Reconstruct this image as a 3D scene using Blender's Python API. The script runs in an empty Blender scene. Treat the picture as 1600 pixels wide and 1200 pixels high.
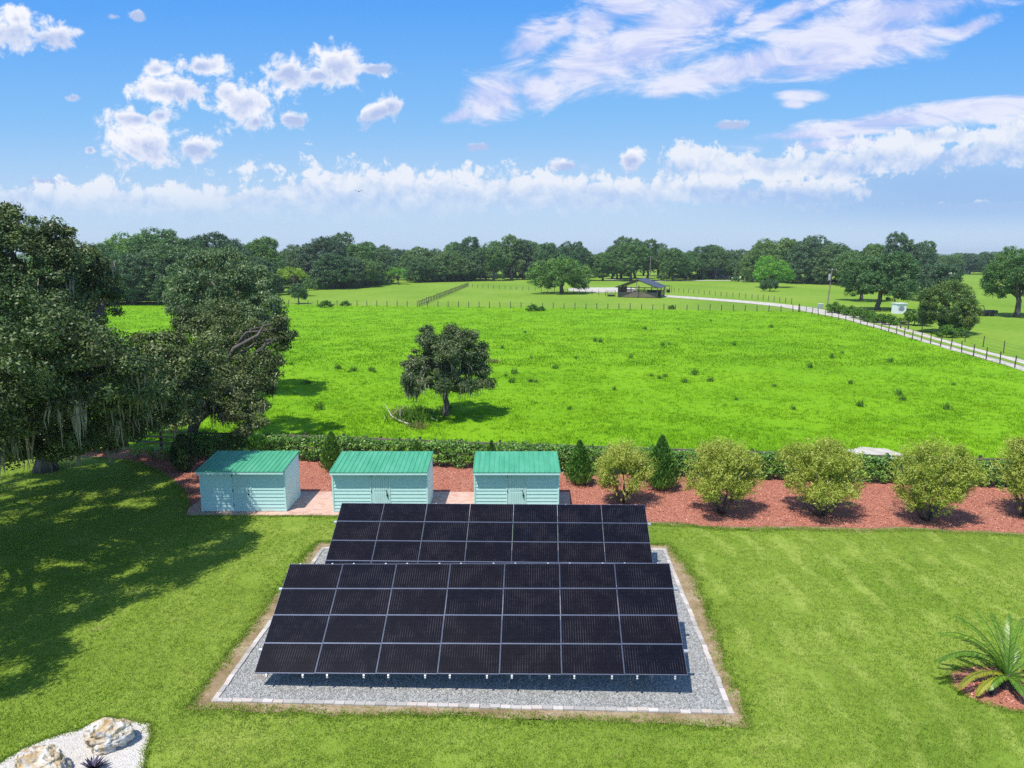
import bpy, bmesh, math, random
import numpy as np
from mathutils import Vector, Matrix, noise as mnoise

SC = bpy.context.scene
COL = SC.collection
rad = math.radians

# ------------------------------------------------------------------ camera, sky, sun, exposure
FPX, PITCH, CAMH = 1109.0, rad(10.47), 12.4
cam_data = bpy.data.cameras.new('camera')
cam_data.sensor_width = 36.0
cam_data.lens = 36.0 * FPX / 1600.0
cam_data.clip_end = 20000.0
cam = bpy.data.objects.new('camera', cam_data)
COL.objects.link(cam)
cam.location = (0, 0, CAMH)
cam.rotation_euler = (rad(90) - PITCH, 0, 0)
SC.camera = cam

SUN_TRAVEL = Vector((0.32, 0.38, -1.0)).normalized()
SUN_EL = math.asin(-SUN_TRAVEL.z)
SUN_AZ = math.atan2(-SUN_TRAVEL.x, -SUN_TRAVEL.y)
sd = bpy.data.lights.new('sun', 'SUN')
sd.energy = 4.3
sd.angle = rad(0.53)
sd.color = (1.0, 0.95, 0.87)
sun = bpy.data.objects.new('sun', sd)
COL.objects.link(sun)
sun.rotation_euler = SUN_TRAVEL.to_track_quat('-Z', 'Y').to_euler()

SC.view_settings.view_transform = 'Standard'
SC.view_settings.look = 'None'
SC.view_settings.exposure = 0.40
SC.view_settings.gamma = 1.0
SC.cycles.max_bounces = 6
SC.cycles.diffuse_bounces = 3
SC.cycles.transmission_bounces = 3
SC.cycles.volume_bounces = 0
SC.cycles.use_denoising = False

cP, sP = math.cos(PITCH), math.sin(PITCH)

def ray(px, py):
    u, v = (px - 800) / FPX, (py - 600) / FPX
    return Vector((u, cP - sP * v, -sP - cP * v))

def gp(px, py, z=0.0):
    """the point of the level z that a pixel of the 1600 x 1200 photograph shows"""
    r = ray(px, py)
    t = (z - CAMH) / r.z
    return Vector((0, 0, CAMH)) + r * t

def dp(px, py, d):
    """the point at ground distance d on that pixel's ray"""
    r = ray(px, py)
    return Vector((0, 0, CAMH)) + r * (d / r.y)

# ------------------------------------------------------------------ node helpers
class NT:
    def __init__(self, tree):
        self.t = tree
    def n(self, typ, **kw):
        nd = self.t.nodes.new(typ)
        for k, v in kw.items():
            if k.startswith('i_'):
                key = k[2:]
                key = int(key) if key.isdigit() else key.replace('_', ' ')
                self.set(nd.inputs[key], v)
            else:
                setattr(nd, k, v)
        return nd
    def set(self, sock, v):
        if isinstance(v, bpy.types.NodeSocket):
            self.t.links.new(v, sock)
        else:
            if isinstance(v, (tuple, list)) and sock.type == 'RGBA' and len(v) == 3:
                v = tuple(v) + (1.0,)
            sock.default_value = v
    def math(self, op, a, b=None, c=None, clamp=False):
        nd = self.t.nodes.new('ShaderNodeMath')
        nd.operation = op
        nd.use_clamp = clamp
        for i, v in enumerate((a, b, c)):
            if v is not None:
                self.set(nd.inputs[i], v)
        return nd.outputs[0]
    def vmath(self, op, a, b=None):
        nd = self.t.nodes.new('ShaderNodeVectorMath')
        nd.operation = op
        self.set(nd.inputs[0], a)
        if b is not None:
            self.set(nd.inputs[1], b)
        return nd.outputs['Value' if op in ('LENGTH', 'DOT_PRODUCT') else 'Vector']
    def mix(self, f, a, b, blend='MIX'):
        nd = self.t.nodes.new('ShaderNodeMix')
        nd.data_type = 'RGBA'
        nd.blend_type = blend
        self.set(nd.inputs[0], f)
        self.set(nd.inputs[6], a)
        self.set(nd.inputs[7], b)
        return nd.outputs[2]
    def noise(self, vec, scale, detail=3.0, rough=0.55, dist=0.0):
        nd = self.t.nodes.new('ShaderNodeTexNoise')
        if vec is not None:
            self.set(nd.inputs['Vector'], vec)
        nd.inputs['Scale'].default_value = scale
        nd.inputs['Detail'].default_value = detail
        nd.inputs['Roughness'].default_value = rough
        nd.inputs['Distortion'].default_value = dist
        return nd.outputs['Fac']
    def ramp(self, f, stops):
        nd = self.t.nodes.new('ShaderNodeValToRGB')
        self.set(nd.inputs[0], f)
        el = nd.color_ramp.elements
        while len(el) < len(stops):
            el.new(0.5)
        for e, (p, c) in zip(el, stops):
            e.position = p
            e.color = (*c, 1.0) if isinstance(c, (tuple, list)) else (c, c, c, 1.0)
        return nd.outputs[0]
    def sm(self, f, a, b, lo=0.0, hi=1.0):
        nd = self.t.nodes.new('ShaderNodeMapRange')
        nd.interpolation_type = 'SMOOTHSTEP'
        self.set(nd.inputs['Value'], f)
        nd.inputs['From Min'].default_value = a
        nd.inputs['From Max'].default_value = b
        nd.inputs['To Min'].default_value = lo
        nd.inputs['To Max'].default_value = hi
        return nd.outputs[0]
    def map(self, vec, scale=(1, 1, 1), rot=(0, 0, 0), loc=(0, 0, 0)):
        nd = self.t.nodes.new('ShaderNodeMapping')
        self.set(nd.inputs['Vector'], vec)
        nd.inputs['Scale'].default_value = scale
        nd.inputs['Rotation'].default_value = rot
        nd.inputs['Location'].default_value = loc
        return nd.outputs[0]

MATS = {}

def material(name, rough=0.8, spec=0.3, metallic=0.0, bump=None, trans=None):
    """decorator: the function returns a colour socket (and optionally a height socket)"""
    def deco(fn):
        m = bpy.data.materials.new(name)
        m.use_nodes = True
        t = m.node_tree
        t.nodes.clear()
        w = NT(t)
        out = w.n('ShaderNodeOutputMaterial')
        b = w.n('ShaderNodeBsdfPrincipled')
        b.inputs['Roughness'].default_value = rough
        b.inputs['Specular IOR Level'].default_value = spec
        b.inputs['Metallic'].default_value = metallic
        r = fn(w)
        h = None
        if isinstance(r, tuple) and len(r) == 2 and isinstance(r[1], bpy.types.NodeSocket):
            r, h = r
        w.set(b.inputs['Base Color'], r)
        if h is not None:
            bn = w.n('ShaderNodeBump')
            bn.inputs['Strength'].default_value = bump[0]
            bn.inputs['Distance'].default_value = bump[1]
            w.set(bn.inputs['Height'], h)
            w.set(b.inputs['Normal'], bn.outputs[0])
        sh = b.outputs[0]
        if trans:
            tr = w.n('ShaderNodeBsdfTranslucent')
            w.set(tr.inputs[0], w.mix(1.0, r, trans[1], 'MULTIPLY'))
            mx = w.n('ShaderNodeMixShader')
            mx.inputs[0].default_value = trans[0]
            w.set(mx.inputs[1], sh)
            w.set(mx.inputs[2], tr.outputs[0])
            sh = mx.outputs[0]
        w.set(out.inputs[0], sh)
        MATS[name] = m
        return m
    return deco

def wpos(w):
    return w.n('ShaderNodeNewGeometry').outputs['Position']

def opos(w):
    return w.n('ShaderNodeTexCoord').outputs['Object']

def plain(name, col, rough=0.6, spec=0.3, metallic=0.0, var=0.15, scale=6.0):
    @material(name, rough, spec, metallic)
    def _(w):
        c2 = tuple(c * (1 - var) for c in col)
        c3 = tuple(min(1, c * (1 + var)) for c in col)
        return w.ramp(w.noise(opos(w), scale, 4), [(0.3, c2), (0.7, c3)])
    return MATS[name]

# ------------------------------------------------------------------ world sky with clouds
def build_world():
    wd = bpy.data.worlds.new('World')
    SC.world = wd
    wd.use_nodes = True
    t = wd.node_tree
    t.nodes.clear()
    w = NT(t)
    out = w.n('ShaderNodeOutputWorld')
    bg = w.n('ShaderNodeBackground')
    sky = w.n('ShaderNodeTexSky')
    sky.sky_type = 'NISHITA'
    sky.sun_disc = False
    sky.sun_elevation = SUN_EL
    sky.sun_rotation = SUN_AZ
    sky.air_density = 1.0
    sky.dust_density = 0.6
    sky.ozone_density = 2.0
    STR = 0.12
    EXK = 2.0 ** -SC.view_settings.exposure
    dirv = w.n('ShaderNodeTexCoord').outputs['Generated']
    sep = w.n('ShaderNodeSeparateXYZ')
    w.set(sep.inputs[0], dirv)
    x, y, z = sep.outputs
    yy = w.math('MAXIMUM', y, 0.05)
    a = w.math('DIVIDE', x, yy)
    b = w.math('DIVIDE', z, yy)
    cmb = w.n('ShaderNodeCombineXYZ')
    w.set(cmb.inputs[0], a)
    w.set(cmb.inputs[1], b)
    P = cmb.outputs[0]
    front = w.sm(y, 0.10, 0.3)

    def ab(px, py):
        r = ray(px, py)
        return r.x / r.y, r.z / r.y

    def blobs(name, lst):
        """node group: vector -> largest (1 - distance to blob centre in blob radii)"""
        g = bpy.data.node_groups.new(name, 'ShaderNodeTree')
        g.interface.new_socket('v', in_out='INPUT', socket_type='NodeSocketVector')
        g.interface.new_socket('d', in_out='OUTPUT', socket_type='NodeSocketFloat')
        q = NT(g)
        gi, go = q.n('NodeGroupInput'), q.n('NodeGroupOutput')
        acc = None
        for px, py, rx, ry, *rot in lst:
            ca, cb = ab(px, py)
            v = q.vmath('SUBTRACT', gi.outputs[0], (ca, cb, 0))
            if rot:
                v = q.map(v, rot=(0, 0, rad(-rot[0])))
            v = q.vmath('MULTIPLY', v, (FPX / rx, FPX / ry, 0))
            d = q.math('SUBTRACT', 1.0, q.vmath('LENGTH', v))
            acc = d if acc is None else q.math('SMOOTH_MAX', acc, d, 0.25)
        q.set(go.inputs[0], acc)
        return g

    def call(g, v):
        nd = w.n('ShaderNodeGroup')
        nd.node_tree = g
        w.set(nd.inputs[0], v)
        return nd.outputs[0]

    cum = blobs('cumulus', [
        (20, 48, 62, 24), (75, 58, 42, 16), (25, 30, 38, 14),
        (268, 142, 58, 22), (312, 104, 34, 16), (246, 108, 22, 11), (212, 188, 48, 18), (250, 180, 25, 16),
        (228, 228, 62, 30), (302, 232, 38, 16), (382, 162, 50, 36), (355, 145, 30, 18), (400, 190, 20, 14),
        (448, 112, 32, 20), (520, 104, 42, 30), (500, 118, 30, 14), (588, 108, 34, 9), (456, 187, 20, 11),
        (585, 178, 34, 14, 20), (612, 165, 16, 16), (746, 230, 18, 7), (116, 153, 10, 5), (141, 234, 7, 7), (214, 24, 13, 8), (178, 26, 8, 5),
        (990, 250, 24, 18), (886, 259, 26, 11), (1140, 195, 22, 7), (68, 285, 34, 6), (262, 290, 16, 4)])
    bank = blobs('bank', [
        (40, 312, 130, 30), (130, 322, 150, 34), (240, 318, 80, 30), (300, 335, 150, 30), (420, 312, 130, 38, 6), (520, 300, 130, 38), (600, 295, 80, 40), (650, 302, 110, 38),
        (730, 306, 100, 32), (790, 300, 80, 34), (850, 303, 120, 32), (930, 303, 100, 28), (1000, 303, 110, 28),
        (1075, 258, 50, 26), (1130, 270, 90, 26), (1200, 262, 90, 26), (1110, 300, 130, 20), (1230, 300, 110, 20),
        (1300, 255, 70, 28), (1380, 245, 110, 28, 6), (1480, 245, 120, 22, 8), (1480, 215, 70, 14), (1570, 228, 80, 24), (1620, 210, 70, 26), (1540, 322, 90, 6)])
    wisp = blobs('wisps', [
        (770, 152, 56, 36, 20), (720, 180, 24, 12, 20), (842, 142, 34, 26), (830, 66, 48, 22, 35), (878, 42, 24, 12, 20), (920, 98, 74, 36, 25), (1000, 76, 100, 40, 20),
        (1070, 30, 92, 40, 20), (930, 36, 34, 22), (980, 8, 60, 16), (1110, 8, 60, 20), (1162, 24, 20, 10, 50),
        (1180, 100, 140, 24, 12), (1110, 122, 110, 14, 10), (1050, 134, 34, 16, 20), (1220, 24, 80, 14, 18), (1320, 60, 130, 42, 10), (1290, 100, 110, 20, 8), (1400, 20, 130, 30, 10), (1400, 60, 70, 26),
        (1520, 42, 40, 12, 20), (1480, 50, 34, 8), (1410, 186, 200, 15, 8), (1530, 170, 130, 16, 8), (1250, 150, 34, 8), (1240, 162, 18, 6), (1290, 208, 110, 10, 4), (1320, 225, 120, 10, 2), (1560, 187, 30, 6)])

    def billow(v, vs, fs, amp):
        """fractal noise with rounded puffs"""
        wv = w.n('ShaderNodeTexNoise', i_Scale=fs * 0.7, i_Detail=2.0)
        w.set(wv.inputs['Vector'], v)
        q = w.vmath('ADD', v, w.vmath('MULTIPLY', w.vmath('SUBTRACT', wv.outputs['Color'], (0.5, 0.5, 0.5)), (1.0 / fs, 0.7 / fs, 0.0)))
        vo = w.n('ShaderNodeTexVoronoi', feature='SMOOTH_F1', voronoi_dimensions='2D', i_Scale=vs, i_Detail=2.0, i_Roughness=0.6, i_Lacunarity=2.4, i_Smoothness=0.4, normalize=True)
        w.set(vo.inputs['Vector'], q)
        f = w.noise(q, fs, 6, 0.60)
        return w.math('MULTIPLY', amp, w.math('ADD', w.math('MULTIPLY_ADD', f, 2.6, -1.3), w.math('MULTIPLY_ADD', vo.outputs['Distance'], -1.6, 0.55)))
    dn = w.map(P, loc=(0.004, -0.016, 0))
    n1 = billow(P, 44.0, 30.0, 1.0)
    n2 = billow(dn, 44.0, 30.0, 1.0)
    big = w.math('MULTIPLY_ADD', w.noise(w.map(P, scale=(1, 1.4, 1)), 8.0, 3, 0.5), 1.9, -0.95)
    cc = call(cum, P)
    cb = call(bank, P)
    dc = w.math('ADD', cc, n1)
    db = w.math('ADD', w.math('ADD', cb, big), n1)
    ns = w.noise(w.map(P, rot=(0, 0, rad(-16)), scale=(0.6, 1.6, 1)), 15.0, 8, 0.66, 0.6)
    dw = w.math('ADD', call(wisp, P), w.math('MULTIPLY_ADD', ns, 2.9, -1.40))
    mc = w.sm(dc, -0.18, 0.55)
    mb = w.math('MULTIPLY', w.sm(db, -0.08, 0.38), 0.94)
    mw = w.math('MULTIPLY', w.sm(dw, -0.30, 0.65), 0.90)
    # relief: bright where the puffs face up and sunward, lavender towards the bases
    rel = w.math('SUBTRACT', n1, n2)
    base = w.math('SUBTRACT', cc, call(cum, dn))
    lc = w.math('ADD', w.math('MULTIPLY', w.sm(dc, 0.35, 1.2), 0.62), w.math('ADD', w.math('MULTIPLY', base, 0.62), w.math('MULTIPLY', rel, -0.28)), None, True)
    bb = w.math('SUBTRACT', cb, call(bank, dn))
    lb = w.math('ADD', w.math('MULTIPLY_ADD', bb, 0.6, 0.26), w.math('MULTIPLY', rel, -0.55), None, True)
    K = EXK
    white = (K * 0.93, K * 0.945, K * 1.01)
    grey = (K * 0.46, K * 0.57, K * 0.86)
    colc = w.mix(lc, white, grey)
    colb = w.mix(lb, (K * 0.86, K * 0.90, K * 0.98), (K * 0.42, K * 0.58, K * 0.90))
    colw = w.mix(w.sm(ns, 0.38, 0.62), (K * 0.55, K * 0.62, K * 0.95), (K * 0.86, K * 0.87, K * 1.0))
    # clear sky: nishita drawn towards the photograph's clear blue
    skyn = w.mix(1.0, sky.outputs[0], (STR,) * 3, 'MULTIPLY')
    grad = w.ramp(w.math('MULTIPLY', b, 2.0), [(0.0, (K * 0.52, K * 0.68, K * 0.90)), (0.16, (K * 0.40, K * 0.62, K * 0.92)), (0.36, (K * 0.21, K * 0.52, K * 0.95)), (0.62, (K * 0.085, K * 0.385, K * 0.98)), (0.85, (K * 0.050, K * 0.30, K * 0.94))])
    skyc = w.mix(0.85, skyn, grad)
    # pale veil low over the horizon
    hz = w.math('MULTIPLY', w.sm(b, 0.17, 0.0), w.math('MULTIPLY_ADD', w.noise(w.map(P, scale=(1, 3.5, 1)), 3.0, 4), 0.9, 0.05))
    c = w.mix(hz, skyc, (K * 0.54, K * 0.71, K * 0.92))
    shade = w.math('MULTIPLY', w.sm(a, 0.12, 0.62), w.math('MULTIPLY', w.sm(b, 0.02, 0.07), w.sm(b, 0.15, 0.09)))
    c = w.mix(w.math('MULTIPLY', shade, 0.6), c, (K * 0.26, K * 0.46, K * 0.83))
    c = w.mix(mw, c, colw)
    c = w.mix(mc, c, colc)
    c = w.mix(w.math('MULTIPLY', mb, w.sm(b, 0.03, 0.10)), c, colb)
    w.set(bg.inputs[0], c)
    bg.inputs[1].default_value = 1.0
    # away from the cloud field: the plain sky, tinted alike
    bg2 = w.n('ShaderNodeBackground')
    w.set(bg2.inputs[0], w.mix(1.0, skyn, (0.80, 1.05, 1.30), 'MULTIPLY'))
    reg = w.math('MULTIPLY', front, w.math('MULTIPLY', w.sm(w.math('ABSOLUTE', a), 1.0, 0.85), w.math('MULTIPLY', w.sm(b, 0.65, 0.50), w.sm(b, -0.04, -0.02))))
    ms = w.n('ShaderNodeMixShader')
    w.set(ms.inputs[0], reg)
    w.set(ms.inputs[1], bg2.outputs[0])
    w.set(ms.inputs[2], bg.outputs[0])
    w.set(out.inputs[0], ms.outputs[0])
    wd.cycles.sampling_method = 'MANUAL'
    wd.cycles.sample_map_resolution = 1024

build_world()

# ------------------------------------------------------------------ object helpers
def tag(o, label=None, cat=None, group=None, kind=None):
    if label: o['label'] = label
    if cat: o['category'] = cat
    if group: o['group'] = group
    if kind: o['kind'] = kind
    return o

def link(name, me, mats, parent=None, loc=None):
    o = bpy.data.objects.new(name, me)
    COL.objects.link(o)
    if mats is not None and not me.materials:
        for m in (mats if isinstance(mats, (list, tuple)) else [mats]):
            me.materials.append(m)
    if parent: o.parent = parent
    if loc is not None: o.location = loc
    return o

def empty(name, loc, rz=0.0):
    o = bpy.data.objects.new(name, None)
    o.empty_display_size = 0.3
    COL.objects.link(o)
    o.location = loc
    o.rotation_euler = (0, 0, rz)
    return o

def children_of(o):
    return [c for c in COL.objects if c.parent == o]

def copy_tree(o, kids=None, parent=None):
    c = o.copy()
    COL.objects.link(c)
    if parent: c.parent = parent
    for ch in list(o.children):
        copy_tree(ch, None, c)
    return c

class MB:
    """collects plain pieces (boxes, tubes, prisms) into one mesh"""
    def __init__(self):
        self.v, self.f, self.m = [], [], []
    def add(self, vs, fs, mi=0):
        n = len(self.v)
        self.v += [tuple(p) for p in vs]
        self.f += [tuple(i + n for i in f) for f in fs]
        self.m += [mi] * len(fs)
    def box(self, x0, x1, y0, y1, z0, z1, mi=0, M=None):
        vs = [Vector(p) for p in ((x0, y0, z0), (x1, y0, z0), (x1, y1, z0), (x0, y1, z0), (x0, y0, z1), (x1, y0, z1), (x1, y1, z1), (x0, y1, z1))]
        if M is not None: vs = [M @ p for p in vs]
        self.add(vs, [(0, 3, 2, 1), (4, 5, 6, 7), (0, 1, 5, 4), (1, 2, 6, 5), (2, 3, 7, 6), (3, 0, 4, 7)], mi)
        return self
    def bar(self, p, q, w, h, mi=0):
        p, q = Vector(p), Vector(q)
        d = q - p
        L = d.length
        M = Matrix.Translation(p) @ d.to_track_quat('X', 'Z').to_matrix().to_4x4()
        return self.box(0, L, -w / 2, w / 2, -h / 2, h / 2, mi, M)
    def tube(self, pts, rs, n=8, mi=0, cap=True):
        pts = [Vector(p) for p in pts]
        rings = []
        for i, p in enumerate(pts):
            t = (pts[min(i + 1, len(pts) - 1)] - pts[max(i - 1, 0)]).normalized()
            a = t.cross(Vector((0.3, 1, 0.2))).normalized()
            b = t.cross(a)
            rings.append([p + (a * math.cos(k * 2 * math.pi / n) + b * math.sin(k * 2 * math.pi / n)) * rs[i] for k in range(n)])
        vs = [v for r in rings for v in r]
        fs = []
        for i in range(len(pts) - 1):
            for k in range(n):
                fs.append((i * n + k, i * n + (k + 1) % n, (i + 1) * n + (k + 1) % n, (i + 1) * n + k))
        if cap:
            fs.append(tuple(range(n))[::-1])
            fs.append(tuple((len(pts) - 1) * n + k for k in range(n)))
        self.add(vs, fs, mi)
        return self
    def build(self, name, mats, parent=None, loc=None, smooth=False, bevel=0.0):
        me = bpy.data.meshes.new(name)
        me.from_pydata(self.v, [], self.f)
        me.polygons.foreach_set('material_index', self.m)
        if smooth: me.polygons.foreach_set('use_smooth', [True] * len(self.f))
        me.update()
        bm = bmesh.new()
        bm.from_mesh(me)
        bmesh.ops.recalc_face_normals(bm, faces=bm.faces[:])
        if bevel:
            bmesh.ops.bevel(bm, geom=bm.edges[:], offset=bevel, segments=1, affect='EDGES')
        bm.to_mesh(me)
        bm.free()
        return link(name, me, mats, parent, loc)

def quads_mesh(name, V, attr=None):
    """V: (n,4,3) array of loose quads"""
    V = np.asarray(V, dtype=np.float32)
    n = len(V)
    me = bpy.data.meshes.new(name)
    me.vertices.add(n * 4)
    me.vertices.foreach_set('co', V.reshape(-1))
    me.loops.add(n * 4)
    me.loops.foreach_set('vertex_index', np.arange(n * 4, dtype=np.int32))
    me.polygons.add(n)
    me.polygons.foreach_set('loop_start', np.arange(0, n * 4, 4, dtype=np.int32))
    me.polygons.foreach_set('loop_total', np.full(n, 4, dtype=np.int32))
    me.update(calc_edges=True)
    if attr is not None:
        at = me.attributes.new('tint', 'FLOAT', 'FACE')
        at.data.foreach_set('value', np.asarray(attr, dtype=np.float32))
    return me

def unit(a):
    return a / np.maximum(np.linalg.norm(a, axis=-1, keepdims=True), 1e-6)

def leaf_quads(pos, nrm, length, width, rng, droop=0.0):
    """one rhombic leaf spray per position"""
    n = len(pos)
    t = unit(np.cross(nrm, rng.normal(size=(n, 3))))
    t[:, 2] -= droop
    t = unit(t)
    s = unit(np.cross(nrm, t))
    L = (length * rng.uniform(0.6, 1.35, n))[:, None]
    W = (width * rng.uniform(0.7, 1.3, n))[:, None]
    k = nrm * L * 0.12
    return np.stack([pos - t * L * .5 - k, pos + s * W * .5, pos + t * L * .5 - k, pos - s * W * .5], axis=1)

def clump_leaves(C, R, per, length, width, rng, flat=0.75, up=0.35, fill=0.5, droop=0.0):
    """per leaves round every clump centre C (n,3) of radius R (n); returns quads and a per-leaf tint value shared by clumps"""
    n = len(C)
    idx = np.repeat(np.arange(n), per)
    d = unit(rng.normal(size=(n * per, 3)))
    r = (fill + (1 - fill) * rng.uniform(0, 1, n * per) ** 0.6)
    r *= rng.uniform(0.85, 1.15, n * per)
    off = d * (r * R[idx])[:, None]
    off[:, 2] *= flat
    pos = C[idx] + off
    nr = unit(d * 0.8 + rng.normal(size=(n * per, 3)) * 0.55 + np.array([0, 0, up]))
    tint = np.clip(rng.uniform(0, 1, n)[idx] * 0.6 + rng.uniform(0, 1, n * per) * 0.4, 0, 1)
    return leaf_quads(pos, nr, length, width, rng, droop), tint

def lobe_clumps(lobes, rc, dens, rng, flat=0.85, low=-0.75):
    """clump centres over the shells of big lobes (x,y,z,r); those buried in another lobe are dropped"""
    L = np.array([l[:4] for l in lobes], dtype=float)
    C, R = [], []
    for i, (x, y, z, r) in enumerate(L):
        n = max(5, int(dens * 4 * math.pi * r * r / (math.pi * rc * rc)))
        d = unit(rng.normal(size=(n * 2, 3)))
        d = d[d[:, 2] > low][:n]
        rr = r * (1 - 0.38 * rng.uniform(0, 1, len(d)) ** 2.0) + rng.normal(0, 0.10 * rc, len(d))
        rr = np.maximum(rr - rc * 0.55, 0.2)
        p = np.array([x, y, z]) + d * rr[:, None] * np.array([1, 1, flat])
        keep = np.ones(len(p), bool)
        for j, (a, b, c, q) in enumerate(L):
            if j != i:
                e = (p - np.array([a, b, c])) / np.array([1, 1, flat])
                keep &= np.linalg.norm(e, axis=1) > q * 0.62
        C.append(p[keep])
        R.append(np.full(keep.sum(), rc) * rng.uniform(0.6, 1.3, keep.sum()))
    return np.concatenate(C), np.concatenate(R)

def limb_path(p, q, rng, n=6, sag=0.12):
    p, q = np.array(p, float), np.array(q, float)
    L = np.linalg.norm(q - p)
    pts = []
    for i in range(n):
        t = i / (n - 1)
        v = p * (1 - t) + q * t
        v = v + rng.normal(0, 0.035 * L, 3) * (0 < i < n - 1)
        v[2] += sag * L * math.sin(math.pi * t)
        pts.append(v)
    return pts

def tree_wood(name, base, fork, lobes, rng, r0, parent, mat, limbs=8, loc=None, kids=2):
    """a tapered trunk to the fork, and limbs (with side branches) to the lobes, one continuous-looking mesh"""
    mb = MB()
    b, f = np.array(base, float), np.array(fork, float)
    tp = limb_path(b, f, rng, 5, 0.0)
    tp[0] = b - np.array([0, 0, 0.15])
    mb.tube(tp, [r0 * 1.45, r0 * 1.05, r0 * 0.95, r0 * 0.9, r0 * 0.85], 9)
    for l in lobes[:limbs]:
        tgt = np.array(l[:3], float)
        path = limb_path(f - np.array([0, 0, r0 * .3]), tgt, rng, 7)
        rr = [r0 * (0.62 - 0.085 * i) for i in range(7)]
        mb.tube(path, rr, 7)
        for _ in range(kids):
            k = rng.integers(3, 6)
            d = unit(rng.normal(size=3)) * np.array([1, 1, .6])
            q = tgt + d * l[3] * 0.8
            mb.tube(limb_path(path[k], q, rng, 5), [rr[k] * .6, rr[k] * .45, rr[k] * .33, rr[k] * .2, rr[k] * .1], 6)
    return mb.build(name, mat, parent, loc, smooth=True)

def moss_quads(P, rng, lo=0.5, hi=1.6, strands=12, spread=0.20, width=0.055):
    out = []
    for p in P:
        big = rng.uniform(0.6, 1.2)
        for _ in range(strands):
            o = rng.normal(0, spread, 3)
            o[2] *= 0.4
            L = rng.uniform(lo, hi) * big
            a = rng.uniform(0, math.pi)
            u = np.array([math.cos(a), math.sin(a), 0])
            n = 3
            prev = p + o
            for i in range(n):
                nx = prev + np.array([rng.normal(0, .04), rng.normal(0, .04), -L / n])
                w0 = width * (1.0 - 0.28 * i)
                w1 = width * (1.0 - 0.28 * (i + 1))
                out.append([prev - u * w0, prev + u * w0, nx + u * w1, nx - u * w1])
                prev = nx
    return np.array(out)

def inside(pts, poly):
    """pts (n,2) in polygon"""
    x, y = pts[:, 0], pts[:, 1]
    r = np.zeros(len(pts), bool)
    n = len(poly)
    for i in range(n):
        x0, y0 = poly[i][:2]
        x1, y1 = poly[(i + 1) % n][:2]
        if y0 == y1: continue
        c = ((y0 > y) != (y1 > y)) & (x < (x1 - x0) * (y - y0) / (y1 - y0) + x0)
        r ^= c
    return r

def wavy(poly, step, amp, seed=0, scale=0.6):
    """polygon outline resampled and nudged by smooth noise so that edges are not ruler straight"""
    out = []
    n = len(poly)
    for i in range(n):
        a, b = Vector(poly[i][:2]), Vector(poly[(i + 1) % n][:2])
        k = max(1, int((b - a).length / step))
        nrm = Vector((-(b - a).y, (b - a).x))
        if nrm.length > 0: nrm.normalize()
        for j in range(k):
            p = a.lerp(b, j / k)
            q = Vector((p.x * scale, p.y * scale, seed * 7.3))
            h = mnoise.noise(q) + 0.5 * mnoise.noise(q * 2.7)
            out.append(p + nrm * h * amp)
    return [tuple(p) for p in out]

def sheet(name, poly, z, mat, kind='structure', label=None, cat=None, thick=0.0):
    bm = bmesh.new()
    vs = [bm.verts.new((p[0], p[1], z)) for p in poly]
    f = bm.faces.new(vs)
    bmesh.ops.triangulate(bm, faces=[f])
    bmesh.ops.recalc_face_normals(bm, faces=bm.faces[:])
    bm.normal_update()
    bmesh.ops.reverse_faces(bm, faces=[q for q in bm.faces if q.normal.z < 0])
    me = bpy.data.meshes.new(name)
    bm.to_mesh(me)
    bm.free()
    o = link(name, me, mat)
    return tag(o, label, cat, None, kind)

# ------------------------------------------------------------------ materials of the setting
@material('meadow_far', 0.95, 0.1, bump=(0.5, 0.3))
def _(w):
    p = wpos(w)
    a = w.noise(w.map(p, scale=(1, 0.45, 1)), 0.045, 5)
    b = w.noise(p, 0.9, 4)
    c = w.ramp(w.math('MULTIPLY_ADD', b, 0.45, w.math('MULTIPLY', a, 0.6)), [(0.30, (0.105, 0.21, 0.016)), (0.52, (0.17, 0.285, 0.026)), (0.72, (0.24, 0.32, 0.05))])
    return c, w.noise(p, 3.0, 3)

@material('pasture_ground', 0.95, 0.1, bump=(0.7, 0.25))
def _(w):
    p = wpos(w)
    a = w.noise(w.map(p, scale=(0.8, 1.3, 1)), 0.06, 6, 0.6)
    b = w.noise(p, 1.6, 5, 0.65)
    m = w.noise(w.map(p, scale=(0.5, 1, 1)), 0.35, 4)
    f = w.math('ADD', w.math('MULTIPLY', b, 0.4), w.math('MULTIPLY', a, 0.6))
    c = w.ramp(f, [(0.30, (0.106, 0.252, 0.0043)), (0.48, (0.157, 0.335, 0.0059)), (0.62, (0.190, 0.373, 0.0085)), (0.78, (0.258, 0.388, 0.0187))])
    c = w.mix(w.sm(m, 0.56, 0.72, 0, 0.35), c, (0.09, 0.24, 0.012))
    return c, w.noise(p, 4.0, 4)

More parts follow.
